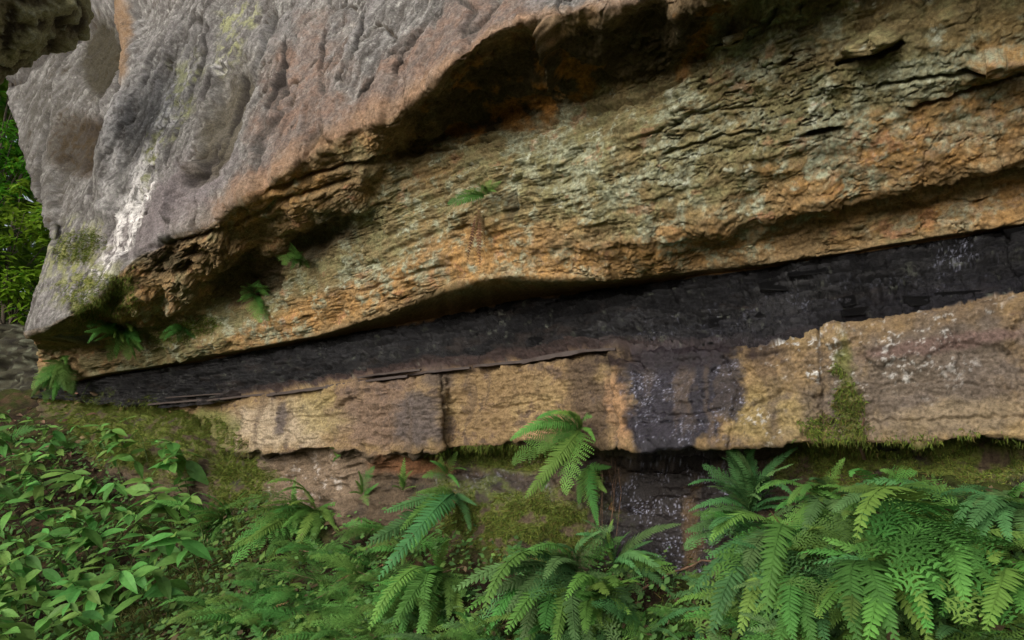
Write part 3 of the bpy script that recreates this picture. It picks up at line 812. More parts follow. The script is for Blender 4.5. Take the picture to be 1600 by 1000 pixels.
def hanging_block():
    n = 190
    th, ph = np.meshgrid(np.linspace(0, 2 * np.pi, 2 * n), np.linspace(0.001, np.pi - .001, n))
    x, y, z = np.sin(ph) * np.cos(th), np.sin(ph) * np.sin(th), np.cos(ph)
    k = 1 / (np.abs(x) ** 5 + np.abs(y) ** 5 + np.abs(z) ** 5) ** .2
    x, y, z = x * k * .50, y * k * .45, z * k * .58
    c = np.array(depth_point(-50, -36, 6.6))
    a = math.radians(38)
    P = np.stack([x * math.cos(a) - z * math.sin(a), y, x * math.sin(a) + z * math.cos(a)], -1)
    Nn = P / np.linalg.norm(P, axis=2, keepdims=True)
    P = P + c
    q = [P[..., i].astype(np.float32) for i in range(3)]
    f1 = fbm(q[0] * 2, q[1] * 2, q[2] * 2, 3, 171); f2 = fbm(q[0] * 7, q[1] * 7, q[2] * 9, 4, 172); f3 = fbm(q[0] * 30, q[1] * 30, q[2] * 30, 3, 173)
    P = P + Nn * (.16 * f1 + .07 * f2 + .012 * f3)[..., None]
    cc = np.zeros(P.shape[:2] + (4,), np.float32)
    b = mixc(np.zeros(P.shape, np.float32) + np.array((.16, .135, .075), np.float32), (.25, .23, .12), sstep(0, .3, f2 + f1))
    b = mixc(b, (.05, .04, .025), sstep(0, -.4, f2)); b = mixc(b, (.22, .22, .15), sstep(.2, .4, f3 + .5 * f2) * .6)
    cc[..., :3] = b * (1 + .3 * f3)[..., None]
    return tag(link('rock_block', mesh_from('rock_block', P.reshape(-1, 3), grid_faces(*P.shape[:2]), M_ROCK, cc.reshape(-1, 4))),
               'olive brown rough rock block jutting in at the top left corner', 'rock', kind='structure')


hanging_block()


# ------------------------------------------------------------------ small mesh builders
class MB:
    def __init__(s):
        s.v, s.f = [], []

    def tri(s, *pts):
        n = len(s.v)
        s.v += [tuple(p) for p in pts]
        s.f.append(tuple(range(n, n + len(pts))))

    def tube(s, pts, r0, r1, k=4):
        n0 = len(s.v)
        pts = [Vector(p) for p in pts]
        for i, p in enumerate(pts):
            tdir = (pts[min(i + 1, len(pts) - 1)] - pts[max(i - 1, 0)]).normalized()
            a = tdir.orthogonal().normalized(); b = tdir.cross(a)
            r = r0 + (r1 - r0) * i / (len(pts) - 1)
            for j in range(k):
                q = 2 * math.pi * j / k
                s.v.append(tuple(p + (a * math.cos(q) + b * math.sin(q)) * r))
        for i in range(len(pts) - 1):
            for j in range(k):
                s.f.append((n0 + i * k + j, n0 + i * k + (j + 1) % k, n0 + (i + 1) * k + (j + 1) % k, n0 + (i + 1) * k + j))

    def mesh(s, name, mat, smooth=False):
        me = bpy.data.meshes.new(name)
        me.from_pydata(s.v, [], s.f)
        me.materials.append(mat)
        if smooth:
            for p in me.polygons: p.use_smooth = True
        me.update()
        return me


# ------------------------------------------------------------------ ferns
def frond_mesh(name, mat, seed, n=9, width=.40, droop=1.0, rise=.5, stalk=.14, step=.03, plen=.05, narrow=False):
    """a twice-divided frond whose tip lies at (1,0,0), upper side +Z"""
    R = random.Random(seed)
    mb = MB()
    steps = 40
    P = [Vector((0, 0, 0))]; T = []
    bend = R.uniform(-.3, .3)
    for i in range(steps):
        t = i / steps
        th = rise - droop * t ** 1.3
        T.append(Vector((math.cos(th), bend * t, math.sin(th))).normalized())
        P.append(P[-1] + T[-1] / steps)
    T.append(T[-1])
    mb.tube(P[::4], .006, .002, 3)

    def curve(t):
        q = min(t, 1) * steps; i = min(int(q), steps - 1)
        return P[i].lerp(P[i + 1], q - i), T[i]

    def pinnule(q, ax, lat, up, w, hw):
        dd = (lat * .92 + ax * .40).normalized()
        dn = R.uniform(-.25, .35)
        d1 = (dd - up * dn).normalized()
        e1 = q + d1 * w * .62; e2 = q + d1 * w - up * w * .12
        k = len(mb.v)
        mb.v += [tuple(q - ax * hw * .75), tuple(e1 - ax * hw * .8), tuple(e2 - ax * hw * .2), tuple(e2 + ax * hw * .25), tuple(e1 + ax * hw * .85), tuple(q + ax * hw * .75)]
        mb.f.append((k, k + 1, k + 4, k + 5)); mb.f.append((k + 1, k + 2, k + 3, k + 4))
    for i in range(n):
        f = (i + .2) / n
        t = stalk + (1 - stalk) * (f ** .88)
        prof = (1 - f) ** .8 * (.8 + .2 * min(1, f * 6)) if not narrow else math.sin(math.pi * (0.12 + .88 * f) ** .8) ** .8
        L = width * prof + .02
        gap = (1 - stalk) / n
        for sgn in (-1, 1):
            p, tg = curve(t + (.3 / n if sgn > 0 else 0))
            side = Vector((0, 0, 1)).cross(tg).normalized() * sgn
            up = tg.cross(side) * sgn
            if up.z < 0: up = -up
            if narrow and L < .12:
                pinnule(p, tg, side, up, L, gap * .36)
                continue
            sw = math.radians(64 - 22 * f + R.uniform(-8, 8))
            dr = (side * math.sin(sw) + tg * math.cos(sw) + up * R.uniform(-.08, .12)).normalized()
            sag = R.uniform(.05, .3)
            pl = R.uniform(.88, 1.1) * L
            m = max(3, int(pl / step))
            sp = pl / m
            for j in range(m):
                g = (j + .35) / m
                q = p + dr * pl * g - up * sag * pl * g * g * .8 + tg * (.05 * pl * g * g)
                w = min(plen, gap * .62) * (1 - g ** 1.6) ** .8 * R.uniform(.85, 1.1) + .006
                for s2 in (-1, 1):
                    pinnule(q, dr, dr.cross(up).normalized() * s2, up, w, sp * .34)
            e = p + dr * pl - up * sag * pl * .8 + tg * .05 * pl
            pm = p + dr * pl * .5 - up * sag * pl * .2 + tg * .012 * pl
            k = len(mb.v)
            wv = tg * .003
            mb.v += [tuple(p - wv), tuple(p + wv), tuple(pm + wv * .7), tuple(e), tuple(pm - wv * .7)]
            mb.f.append((k, k + 1, k + 2, k + 3, k + 4))
    e = P[-1]
    M = basis(e, Vector((0, 0, 1))).inverted() @ Matrix.Identity(4)
    k = 1 / e.length
    mb.v = [tuple((M @ Vector(v)) * k) for v in mb.v]
    return mb.mesh(name, mat)


def basis(xd, up):
    x = xd.normalized()
    y = up.cross(x).normalized()
    z = x.cross(y)
    return Matrix((x, y, z)).transposed().to_4x4()


def comb_mesh(name, mat, seed, n=19, width=.17, droop=1.0, rise=.5, stalk=.10, lobes=True):
    """a once-divided frond like a comb, tip at (1,0,0): each tooth folded along its rib and tapering"""
    R = random.Random(seed)
    mb = MB()
    steps = 40
    P = [Vector((0, 0, 0))]; T = []
    bend = R.uniform(-.35, .35)
    for i in range(steps):
        t = i / steps
        th = rise - droop * t ** 1.3
        T.append(Vector((math.cos(th), bend * t, math.sin(th))).normalized())
        P.append(P[-1] + T[-1] / steps)
    T.append(T[-1])
    mb.tube(P[::4], .007, .002, 3)
    gap = (1 - stalk) / n
    for i in range(n):
        f = (i + .3) / n
        for sgn in (-1, 1):
            t = min(.995, stalk + (1 - stalk) * (f + (.25 / n if sgn > 0 else 0)))
            q = t * steps; k = min(int(q), steps - 1)
            p = P[k].lerp(P[k + 1], q - k); tg = T[k]
            side = Vector((0, 0, 1)).cross(tg).normalized() * sgn
            up = tg.cross(side) * sgn
            if up.z < 0: up = -up
            prof = min(1, .62 + 1.6 * f) * (1 - f) ** .62
            L = width * prof * R.uniform(.9, 1.08) + .008
            sw = math.radians(72 - 26 * f + R.uniform(-5, 5))
            dr = (side * math.sin(sw) + tg * math.cos(sw) + up * R.uniform(-.22, .12)).normalized()
            lat = dr.cross(up).normalized()
            hw = min(gap * .43, L * .32)
            fold = R.uniform(.15, .5)
            st = ((0, .7), (.22, 1.0), (.34, .78), (.48, .9), (.60, .6), (.74, .58), (1, .06)) if lobes else ((0, .7), (.35, 1.0), (.7, .6), (1, .05))
            k0 = len(mb.v)
            for a, w in st:
                c = p + dr * L * a - up * (.16 * L * a * a) + tg * (.10 * L * a * a)
                ww = hw * w
                mb.v += [tuple(c - lat * ww - up * ww * fold), tuple(c), tuple(c + lat * ww - up * ww * fold)]
            for j in range(len(st) - 1):
                b = k0 + j * 3
                mb.f += [(b, b + 1, b + 4, b + 3), (b + 1, b + 2, b + 5, b + 4)]
    e = P[-1]
    M = basis(e, Vector((0, 0, 1))).inverted()
    k = 1 / e.length
    mb.v = [tuple((M @ Vector(v)) * k) for v in mb.v]
    return mb.mesh(name, mat)


FROND = {}
DR = (.7, 1.1, 1.5, .5, 1.7, 1.0); RI = (.35, .5, .7, .25, .8, .4)
for key, mat, sd in (('blue', M_FERNB, 10), ('green', M_FERN, 20), ('light', M_FERNL, 30)):
    FROND[key] = [comb_mesh('frond', mat, sd + i, n=27 + 3 * (i % 3), width=.10 + .015 * (i % 4), droop=DR[i], rise=RI[i]) for i in range(6)]
    if key != 'light': FROND[key] += [frond_mesh('frond', mat, sd + 7 + i, n=13 + i, width=.25 + .03 * i, droop=DR[i], rise=RI[i], step=.022, plen=.033) for i in range(2)]
FROND['lace'] = [frond_mesh('frond', M_FERN, 20 + i, n=12 + i % 3, width=.27 + .03 * (i % 3), droop=DR[i], rise=RI[i], step=.022, plen=.036) for i in range(6)]
FROND['small'] = [comb_mesh('frond', M_FERN, 40 + i, n=15, width=.14, droop=(.8, 1.3, .5)[i], rise=.4, lobes=False) for i in range(3)]
FROND['smalll'] = [comb_mesh('frond', M_FERNL, 50 + i, n=15, width=.14, droop=(.8, 1.3, .5)[i], rise=.4, lobes=False) for i in range(3)]
FROND['dead'] = [comb_mesh('frond', M_DEAD, 60 + i, n=18, width=.07, droop=.6, rise=.2, lobes=False) for i in range(2)]


def fern(label, base, tips=None, count=7, size=.4, kinds='green', group=None, lean=None, spread=100, name='fern', lift=.03, cat='fern', jit=.12, extra=3):
    """a crown at base (Vector); tips: list of (px,py[,toward]) where fronds should end, else a rosette of count fronds"""
    root = bpy.data.objects.new(name, None)
    col.objects.link(root)
    root.location = base
    tag(root, label, cat, group)
    kinds = kinds.split()
    tocam = (Vector(CAM) - base).normalized()
    wz = .3 if proj(np.array(base)[None])[1][0] < 775 else .95
    lean = lean if lean is not None else Vector(N_AX)
    a0 = math.atan2(lean.y, lean.x)
    if tips is not None:
        tv = []
        dist = (base - Vector(CAM)).length
        for tp in tips:
            tow = tp[2] if len(tp) > 2 else .12
            tv.append(depth_point(tp[0], tp[1], dist - tow) - base)
            if extra and wz > .5 and len(tp) > 2 and tow > .15:
                for _ in range(extra):
                    tv.append(depth_point(tp[0] + random.uniform(-55, 55), tp[1] + random.uniform(-35, 45), dist - tow * random.uniform(.3, 1.1)) - base)
    else:
        tv = []
        for i in range(count):
            a = a0 + math.radians(spread) * (2 * (i + .5 + random.uniform(-.35, .35)) / count - 1)
            el = random.uniform(-.15, .55)
            L = size * random.uniform(.65, 1.1)
            tv.append(Vector((math.cos(a) * math.cos(el), math.sin(a) * math.cos(el), math.sin(el))) * L)
    if name == 'fern' and wz > .5 and len(tv) > 6 and random.random() < .5: tv[-1] = (tv[-1], 'dead')
    for v in tv:
        forced = None
        if isinstance(v, tuple): v, forced = v
        key = forced or random.choice(kinds)
        me = random.choice(FROND[key])
        o = bpy.data.objects.new('frond', me)
        col.objects.link(o)
        o.parent = root
        L = v.length
        up = Vector((0, 0, wz)) + tocam * .7 + Vector((random.uniform(-jit, jit), random.uniform(-jit, jit), 0)) * 2
        M = basis(v, up)
        o.matrix_local = M @ Matrix.Diagonal((L, L, L, 1)) @ Matrix.Rotation(random.uniform(-.25, .25), 4, 'X')
    return root


def hp(px, py, out=.02):
    h = hit(px, py)
    return h[0] + h[1] * out


# ferns on the rock
fern('small green fern rooted in a nook of the ochre beds, brown fronds hanging below', hp(762, 306), [(700, 318, .1), (715, 308, .12), (782, 284, .1), (770, 290, .12), (735, 295, .1), (752, 300, .16), (722, 300, .15), (745, 288, .15), (768, 283, .12), (710, 322, .15), (776, 300, .12)], kinds='green lace small')
def tuft(label, base, cx, cy, rx, ry, n, kinds, out=.3):
    """a loose tuft whose fronds end scattered about a photo point"""
    tips = [(cx + random.uniform(-rx, rx), cy + random.uniform(-ry, ry), random.uniform(.1, out)) for _ in range(n)]
    return fern(label, base, tips, kinds=kinds)


tuft('pale green fern in the hollow above the lichen covered bed', hp(400, 458), 398, 474, 30, 30, 14, 'small smalll lace')
tuft('tiny fern tuft at the right end of the dark hollow', hp(468, 410), 466, 413, 22, 13, 8, 'small lace')
tuft('bright fern drooping from the beds under the overhang nose', hp(190, 512), 172, 538, 54, 28, 26, 'light green light lace', .55)
tuft('fern hanging over the left tip of the coal seam', hp(100, 568), 82, 596, 36, 32, 20, 'light green lace', .5)
tuft('thin green fern growing along the beds between the nose and the pale lichen bed', hp(285, 508), 285, 522, 36, 12, 10, 'lace small')
# ferns along the ledge
fern('fern on the ledge beside the dark joint, fronds arching left over the tan block', hp(912, 672), [(797, 688, .2), (802, 722, .22), (822, 672, .2), (838, 655, .2), (860, 646, .2), (888, 642, .2), (924, 652, .15), (840, 705, .2), (868, 728, .2), (845, 768, .25), (820, 778, .25), (882, 770, .25), (865, 690, .2), (930, 690, .2)], kinds='green lace green light')
fern('fern with one long frond hanging down below the dark joint', hp(918, 730), [(935, 825, .25), (925, 800, .2), (955, 730, .2), (905, 790, .2), (948, 770, .2)], kinds='green')
fern('small arching fern under the dark stained ledge block', hp(700, 745), [(660, 745), (672, 720), (715, 706), (730, 735), (690, 712), (718, 762)], kinds='green')
fern('upright little fern against the rusty shale below the ledge', hp(632, 770), [(632, 715), (620, 740), (645, 735), (612, 760), (650, 760)], kinds='small green')
fern('light green fern tuft on the pale rock under the ledge', hp(530, 715), [(515, 700), (540, 696), (548, 708), (520, 722)], kinds='smalll')
fern('fern of loose fronds in front of the pale rock', hp(570, 775), [(545, 770), (560, 735), (585, 730), (592, 755), (555, 750), (575, 790)], kinds='green light')
fern('dark fern frond standing before the pale rock foot', hp(465, 800), [(462, 745), (450, 770), (478, 770)], kinds='small green')
# larger ferns of the slope
fern('large dark fern sweeping down from the ledge foot at middle left', hp(715, 772), [(590, 905, .5), (572, 850, .45), (600, 800, .35), (650, 770, .3), (735, 830, .25), (690, 800, .3), (640, 860, .4), (745, 790, .2), (625, 830, .4)], kinds='green blue')
fern('yellow green fern catching light left of the pale rock', hp(495, 800), [(380, 850, .4), (400, 820, .35), (430, 800, .3), (450, 790, .3), (415, 870, .4), (480, 860, .35), (530, 830, .3), (455, 840, .3)], kinds='light green')
fern('light green fern at the right edge of the broadleaf plants', hp(360, 815), [(270, 840, .3), (285, 815, .3), (310, 800, .25), (340, 795, .2), (330, 850, .3), (375, 850, .3), (345, 780, .2)], kinds='light light green')
fern('bright green fern with spread fronds at bottom centre', hp(690, 905), [(612, 985, .5), (630, 935, .4), (680, 870, .2), (722, 930, .3), (655, 900, .3), (665, 990, .5), (700, 970, .4), (590, 950, .4)], kinds='light green')
fern('broad bluish fern at bottom centre beside the wet rock', hp(900, 905), [(760, 900, .5), (755, 960, .6), (812, 870, .35), (790, 990, .6), (850, 985, .6), (900, 1010, .6), (940, 830, .2), (870, 850, .2), (985, 960, .5), (960, 1000, .5), (830, 930, .5)], kinds='blue green blue')
fern('fern with fronds fanned right over the wet black rock', hp(960, 890), [(1045, 905, .3), (1035, 870, .25), (1020, 845, .2), (985, 830, .2), (1000, 930, .35), (900, 835, .2), (1050, 930, .3)], kinds='blue green')
fern('small bright yellow green fern among the bluish fronds', hp(930, 955), [(915, 990, .5), (905, 935, .5), (950, 930, .5), (962, 918, .5)], kinds='light')
fern('bluish fern with comb fronds arching over the wet seep', hp(1175, 800), [(1105, 760, .3), (1110, 800, .3), (1150, 700, .2), (1130, 715, .2), (1240, 725, .25), (1225, 755, .25), (1110, 850, .35), (1240, 775, .3), (1160, 720, .2)], kinds='blue')
fern('large bluish fern drooping left below the wet seep', hp(1235, 850), [(1110, 845, .4), (1120, 900, .5), (1130, 960, .6), (1155, 990, .6), (1200, 985, .6), (1240, 980, .6), (1145, 870, .4), (1190, 940, .5), (1255, 800, .2)], kinds='blue blue green')
fern('fern arching just under the mossy right end of the ledge', hp(1390, 780), [(1310, 765, .3), (1330, 745, .25), (1375, 735, .2), (1430, 740, .2), (1470, 765, .3), (1490, 790, .3), (1300, 800, .35), (1350, 820, .4), (1420, 830, .4)], kinds='blue green')
fern('fern of feathery fronds below the hanging moss strand', hp(1300, 800), [(1250, 780, .3), (1265, 750, .2), (1290, 745, .2), (1340, 770, .3), (1255, 840, .4), (1345, 850, .4), (1300, 870, .4), (1230, 790, .3)], kinds='green blue')
fern('yellow green fern catching light at lower right', hp(1480, 870), [(1345, 865, .6), (1370, 850, .5), (1420, 920, .6), (1465, 935, .6), (1530, 900, .5), (1440, 850, .4), (1510, 950, .6), (1400, 880, .6)], kinds='light green lace')
fern('bluish fern reaching in at the right edge of the slope', hp(1590, 800), [(1500, 810, .3), (1520, 790, .3), (1560, 780, .2), (1610, 790, .2), (1530, 850, .4), (1600, 850, .4), (1650, 830, .3)], kinds='blue')
fern('light green fern in the bottom right corner', hp(1560, 920), [(1470, 960, .5), (1500, 920, .4), (1540, 985, .6), (1600, 960, .5), (1580, 880, .3), (1640, 930, .4), (1525, 900, .4)], kinds='light green')
fern('green fern bending forward at the bottom of the right fern bank', hp(1380, 930), [(1280, 960, .5), (1310, 920, .4), (1340, 1000, .6), (1400, 1000, .6), (1450, 970, .5), (1420, 900, .4), (1360, 890, .3)], kinds='green light')
fern('dark fern between the big bluish fern and the bottom edge', hp(1290, 940), [(1210, 950, .4), (1240, 1000, .5), (1290, 1010, .5), (1330, 960, .4), (1300, 890, .3)], kinds='blue green')

# dense masses of ferns: look-alikes
def zone(px, py):
    if py > 985: return 'at the very bottom edge'
    if px < 250: return 'among the leaves at far left'
    if px < 420: return 'beside the broadleaf plants'
    if px < 640: return 'below the pale rock' if py < 930 else 'in the lower front'
    if px < 900: return 'below the mossy cushion'
    if px < 1180: return 'below the wet seep'
    if px < 1400: return 'under the moss strand' if py < 920 else 'in the lower middle of the bank'
    return 'near the right frame edge'


def mass(label, group, spots, count, size, kinds, name='fern'):
    for (px, py) in spots:
        h = hit(px, py)
        if h is None: continue
        q = random.uniform(.8, 1.2)
        fern(('small ' if q < .93 else 'large ' if q > 1.07 else '') + label + ', ' + zone(px, py), h[0], None, count, size * q, kinds, group, spread=130)


def jitter_spots(x0, x1, y0, y1, nx, ny, keep=None):
    out = []
    for i in range(nx):
        for j in range(ny):
            x = x0 + (x1 - x0) * (i + random.uniform(.1, .9)) / nx
            y = y0 + (y1 - y0) * (j + random.uniform(.1, .9)) / ny
            if keep is None or keep(x, y): out.append((x, y))
    return out


mass('feathery fern of the dark fern mass lower left', 'ferns covering the lower left slope',
     jitter_spots(300, 640, 820, 1080, 9, 7, lambda x, y: y > 1010 - .55 * (x - 230)), 7, .30, 'lace green lace small')
mass('feathery fern of the fern bank lower right', 'ferns filling the lower right slope',
     jitter_spots(1120, 1640, 800, 1120, 6, 5, lambda x, y: x > 1180 or y > 920), 9, .34, 'blue lace blue green light')
mass('feathery fern between the two fern banks', 'ferns along the bottom edge',
     jitter_spots(640, 1120, 960, 1120, 8, 3), 8, .30, 'green blue lace')

mass('feathery fern on the left slope', 'ferns among the broadleaf plants', [(40, 780), (120, 840), (210, 800), (60, 900), (170, 960), (250, 900), (20, 690), (120, 700)], 6, .3, 'lace green small')
# brown dead fronds hanging below the nook fern
fern('reddish brown dead fern fronds hanging below the small nook fern', hp(752, 325), [(730, 410, .02), (738, 380, .03), (750, 420, .02), (758, 385, .04)], kinds='dead', name='dead_fern', cat='dead fern')
fern('withered brown fern fronds in the dark joint of the ledge', hp(955, 790), [(930, 860, .05), (945, 870, .05), (965, 850, .05)], kinds='dead', name='dead_fern', cat='dead fern')


# ------------------------------------------------------------------ broadleaf plants
def leaf_mesh(name, mat, seed, w=.36, curl=.25, fold=.18):
    R = random.Random(seed)
    mb = MB()
    prof = [(0, .02), (.12, .55), (.3, .95), (.48, 1), (.68, .74), (.86, .34), (1, 0)]
    rows = []
    for x, r in prof:
        z = -curl * x * x
        hw = w * .5 * r
        wav = R.uniform(-.012, .012)
        rows.append((Vector((x, hw, z + fold * hw + wav)), Vector((x, 0, z)), Vector((x, -hw, z + fold * hw - wav))))
    for a, b in zip(rows[:-1], rows[1:]):
        for i in (0, 1):
            mb.tri(a[i], a[i + 1], b[i + 1], b[i])
    me = mb.mesh(name, mat, True)
    return me


LEAVES = [leaf_mesh('leaf', M_LEAF, i, w=.34 + .05 * (i % 3), curl=.15 + .15 * (i % 2)) for i in range(5)]


def broadleaf(label, base, height, lean, group, nodes=4, lsize=.11):
    root = bpy.data.objects.new('broadleaf_plant', None); col.objects.link(root)
    root.location = base
    tag(root, label, 'plant', group)
    pts = []
    for i in range(7):
        t = i / 6
        pts.append(lean * height * (.25 * t + .35 * t * t) + Vector((0, 0, height * (t - .18 * t * t))) + Vector((random.uniform(-.008, .008), random.uniform(-.008, .008), 0)))
    st = MB(); st.tube(pts, .005, .002, 4)
    link('stem', st.mesh('stem', M_STEM, True), root)
    az = random.uniform(0, 6.28)
    for i in range(nodes):
        t = .35 + .65 * (i + 1) / nodes
        q = t * 6; k = min(int(q), 5)
        p = pts[k].lerp(pts[k + 1], q - k)
        last = i == nodes - 1
        m = 4 if last else 2
        for j in range(m):
            a = az + j * 2 * math.pi / m + random.uniform(-.3, .3)
            L = lsize * (random.uniform(.5, .8) if last and j > 1 else random.uniform(.85, 1.2)) * (0.8 + .3 * (1 - abs(t - .75)))
            el = random.uniform(-.75, .45)
            xd = Vector((math.cos(a) * math.cos(el), math.sin(a) * math.cos(el), math.sin(el))) + lean * .35
            o = bpy.data.objects.new('leaf', random.choice(LEAVES)); col.objects.link(o)
            o.parent = root
            up = Vector((0, 0, 1)) + lean * .6 + Vector((random.uniform(-.6, .6), random.uniform(-.6, .6), 0))
            o.matrix_local = Matrix.Translation(p) @ basis(xd, up) @ Matrix.Diagonal((L, L, L, 1))
        az += 1.57 + random.uniform(-.3, .3)
    return root


lean0 = Vector((-.35, -.8, 0)).normalized()
special = [
 ((300, 790), 'broadleaf plant with large pale leaves nearest the pale rock foot', .42),
 ((180, 705), 'young leafy plant with drooping pale leaves on the mossy bank', .26),
 ((160, 880), 'broadleaf plant with one large shiny leaf hanging at its front', .45),
 ((60, 960), 'broadleaf plant with long leaf whorl in the bottom left corner', .40),
]
for (px, py), lab, hgt in special:
    h = hit(px, py)
    broadleaf(lab, h[0], hgt, lean0, 'broadleaf plants on the left slope', 5, .13)
for (px, py) in jitter_spots(-90, 330, 670, 1080, 10, 11, lambda x, y: y > 640 + .35 * x and y < 1250 - 1.35 * max(0, x - 60)):
    h = hit(px, py)
    if h is None: continue
    hgt = random.uniform(.22, .42); nn_ = random.choice((2, 3, 4, 4, 5))
    ls = random.choice((random.uniform(.08, .12), random.uniform(.12, .17), random.uniform(.15, .21)))
    where = ('at the left frame edge' if px < 30 else 'next to the ferns' if px > 230 else 'just below the mossy bank' if py < 790 else 'along the bottom edge' if py > 960 else 'in the middle of the left slope')
    broadleaf(('small' if ls < .12 else 'medium' if ls < .165 else 'large') + ' leaved ' + ('tall' if hgt > .33 else 'low') + (' bushy' if nn_ > 4 else ' sparse' if nn_ < 3 else '') + ' broadleaf plant ' + where,
              h[0], hgt, lean0, 'broadleaf plants on the left slope', nn_, ls)


# ------------------------------------------------------------------ moss, grass: uncountable
def blades(name, pts, nrm, L, w, cols, label, cat='moss', down=.4, seed=1):
    """one pointed blade per point"""
    r = np.random.default_rng(seed)
    n = len(pts)
    dirs = nrm + r.normal(0, .6, (n, 3)) + np.array([0, 0, -down])
    dirs /= np.linalg.norm(dirs, axis=1, keepdims=True)
    side = np.cross(dirs, r.normal(0, 1, (n, 3))); side /= np.linalg.norm(side, axis=1, keepdims=True)
    ln = L * r.uniform(.5, 1.4, (n, 1))
    a = pts - side * w; b = pts + side * w
    m = pts + dirs * ln * .6 + side * w * .6
    c = pts + dirs * ln + np.array([0, 0, -1.0]) * ln * down * .5
    V = np.stack([a, b, c], 1).reshape(-1, 3)
    Fc = np.arange(3 * n).reshape(-1, 3)
    base = np.array(cols, np.float32)
    k = r.integers(0, len(base), n)
    cc = base[k] * r.uniform(.6, 1.3, (n, 1))
    cc = np.concatenate([cc, np.ones((n, 1))], 1)
    me = mesh_from(name, V, Fc, M_MOSS, np.repeat(cc, 3, 0), smooth=False)
    return tag(link(name, me), label, cat, kind='stuff')


def cliff_pts(mask, n, seed):
    r = np.random.default_rng(seed)
    w = mask.copy(); w[:, :13] = 0
    w = w[:-1, :-1]
    idx = np.flatnonzero(w.ravel() > .05)
    if len(idx) == 0: return np.zeros((0, 3)), np.zeros((0, 3))
    pr = w.ravel()[idx]; pr = pr / pr.sum()
    k = r.choice(idx, n, p=pr)
    i, j = np.divmod(k, w.shape[1])
    f = r.uniform(0, 1, (n, 1)); g = r.uniform(0, 1, (n, 1))
    p = GD[i, j] * (1 - f) * (1 - g) + GD[i + 1, j] * f * (1 - g) + GD[i, j + 1] * (1 - f) * g + GD[i + 1, j + 1] * f * g
    return p, Nrm[i, j]


MOSSC = [(0.11, 0.16, 0.025), (0.16, 0.20, 0.035), (0.08, 0.125, 0.025), (0.12, 0.10, 0.03)]
patchy = sstep(-.25, .15, v2)
for msk, n, L, lab in [
    (blob(230, 680, 140, 50, 12, .6, .3, 88) * patchy, 40000, .034, 'green moss covering the bank below the left part of the coal seam'),
    (blob(375, 765, 44, 56, 0, .7, .3, 89) * patchy, 6000, .025, 'dull moss draping the rock foot left of the pale rock'),
    (blob(800, 825, 130, 56, 5, .8, .3, 90) * patchy, 13000, .022, 'olive moss cushion on the rock below the tan block'),
    (blob(790, 712, 96, 15, 0, .7, .3, 91), 4500, .026, 'moss fringe under the lower edge of the tan block'),
    (blob(1430, 722, 180, 42, 0, .8, .3, 92) * patchy, 9000, .014, 'moss and rootlets under the right end of the ledge'),
    (np.clip(blob(1325, 640, 20, 62, -8, .6, .4, 79) + blob(1300, 670, 44, 22, 0, .6, .4, 95) + blob(1308, 725, 56, 36, 0, .7, .3, 93), 0, 1), 4500, .022, 'moss strand trailing down the ledge face and into the recess'),
    (blob(150, 460, 54, 32, -8, .8, .3, 56), 5000, .028, 'yellow green moss on the nose of the grey overhang'),
    (blob(125, 385, 34, 22, -20, .8, .3, 57), 2500, .03, 'small moss cushion on the left side of the grey overhang'),
    (blob(290, 515, 50, 16, -15, .8, .3, 96), 2500, .03, 'thin green moss along the beds right of the drooping fern')]:
    p, nn = cliff_pts(msk, n, int(n))
    if len(p): blades('moss', p, nn, L, .0022, MOSSC, lab, seed=int(n))


def ground_pts(n, x0, x1, y0, y1, seed, keep=None):
    r = random.Random(seed); out = []; nn = []
    for _ in range(n * 2):
        x, y = r.uniform(x0, x1), r.uniform(y0, y1)
        if keep and not keep(x, y): continue
        h = BV_GROUND.ray_cast(Vector(CAM), Vector(ray(x, y)).normalized())
        if h[0] is None: continue
        out.append(h[0]); nn.append(h[1] if h[1].z > 0 else -h[1])
        if len(out) >= n: break
    return np.array(out), np.array(nn)


p, nn = ground_pts(9000, 60, 420, 820, 1040, 3, lambda x, y: abs(y - (1010 - .62 * (x - 130))) < 55)
blades('grass', p, nn, .10, .0016, [(0.12, 0.15, 0.03), (0.09, 0.14, 0.035), (0.15, 0.14, 0.05)], 'wispy yellow green grass between the leafy plants and the ferns', 'grass', .25, 5)
p, nn = ground_pts(16000, 0, 1640, 660, 1100, 4)
blades('ground_moss', p, nn, .03, .0025, MOSSC, 'low moss scattered over the dark soil of the slope', 'moss', .2, 6)


GC = [(0.075, 0.16, 0.04), (0.055, 0.12, 0.035), (0.11, 0.19, 0.045), (0.10, 0.075, 0.04)]


def cover(name, pts, nrm, L, label, seed):
    r = np.random.default_rng(seed); n = len(pts)
    d1 = np.cross(nrm, r.normal(0, 1, (n, 3))) + nrm * r.uniform(-.1, .5, (n, 1)) + np.array([0, 0, -.2]); d1 /= np.linalg.norm(d1, axis=1, keepdims=True)
    sd = np.cross(nrm + r.normal(0, .35, (n, 3)), d1); sd /= np.linalg.norm(sd, axis=1, keepdims=True)
    l = L * r.uniform(.45, 1.3, (n, 1)); o = pts + nrm * r.uniform(.01, .12, (n, 1))
    V = np.stack([o, o + d1 * l * .45 + sd * l * .28, o + d1 * l, o + d1 * l * .45 - sd * l * .28], 1).reshape(-1, 3)
    c = np.array(GC)[r.choice(4, n, p=[.4, .3, .2, .1])] * r.uniform(.6, 1.3, (n, 1))
    c = np.repeat(np.concatenate([c, np.ones((n, 1))], 1), 4, 0)
    tag(link(name, mesh_from(name, V, np.arange(4 * n).reshape(-1, 4), M_MOSS, c, smooth=False)), label, 'ground cover', kind='stuff')


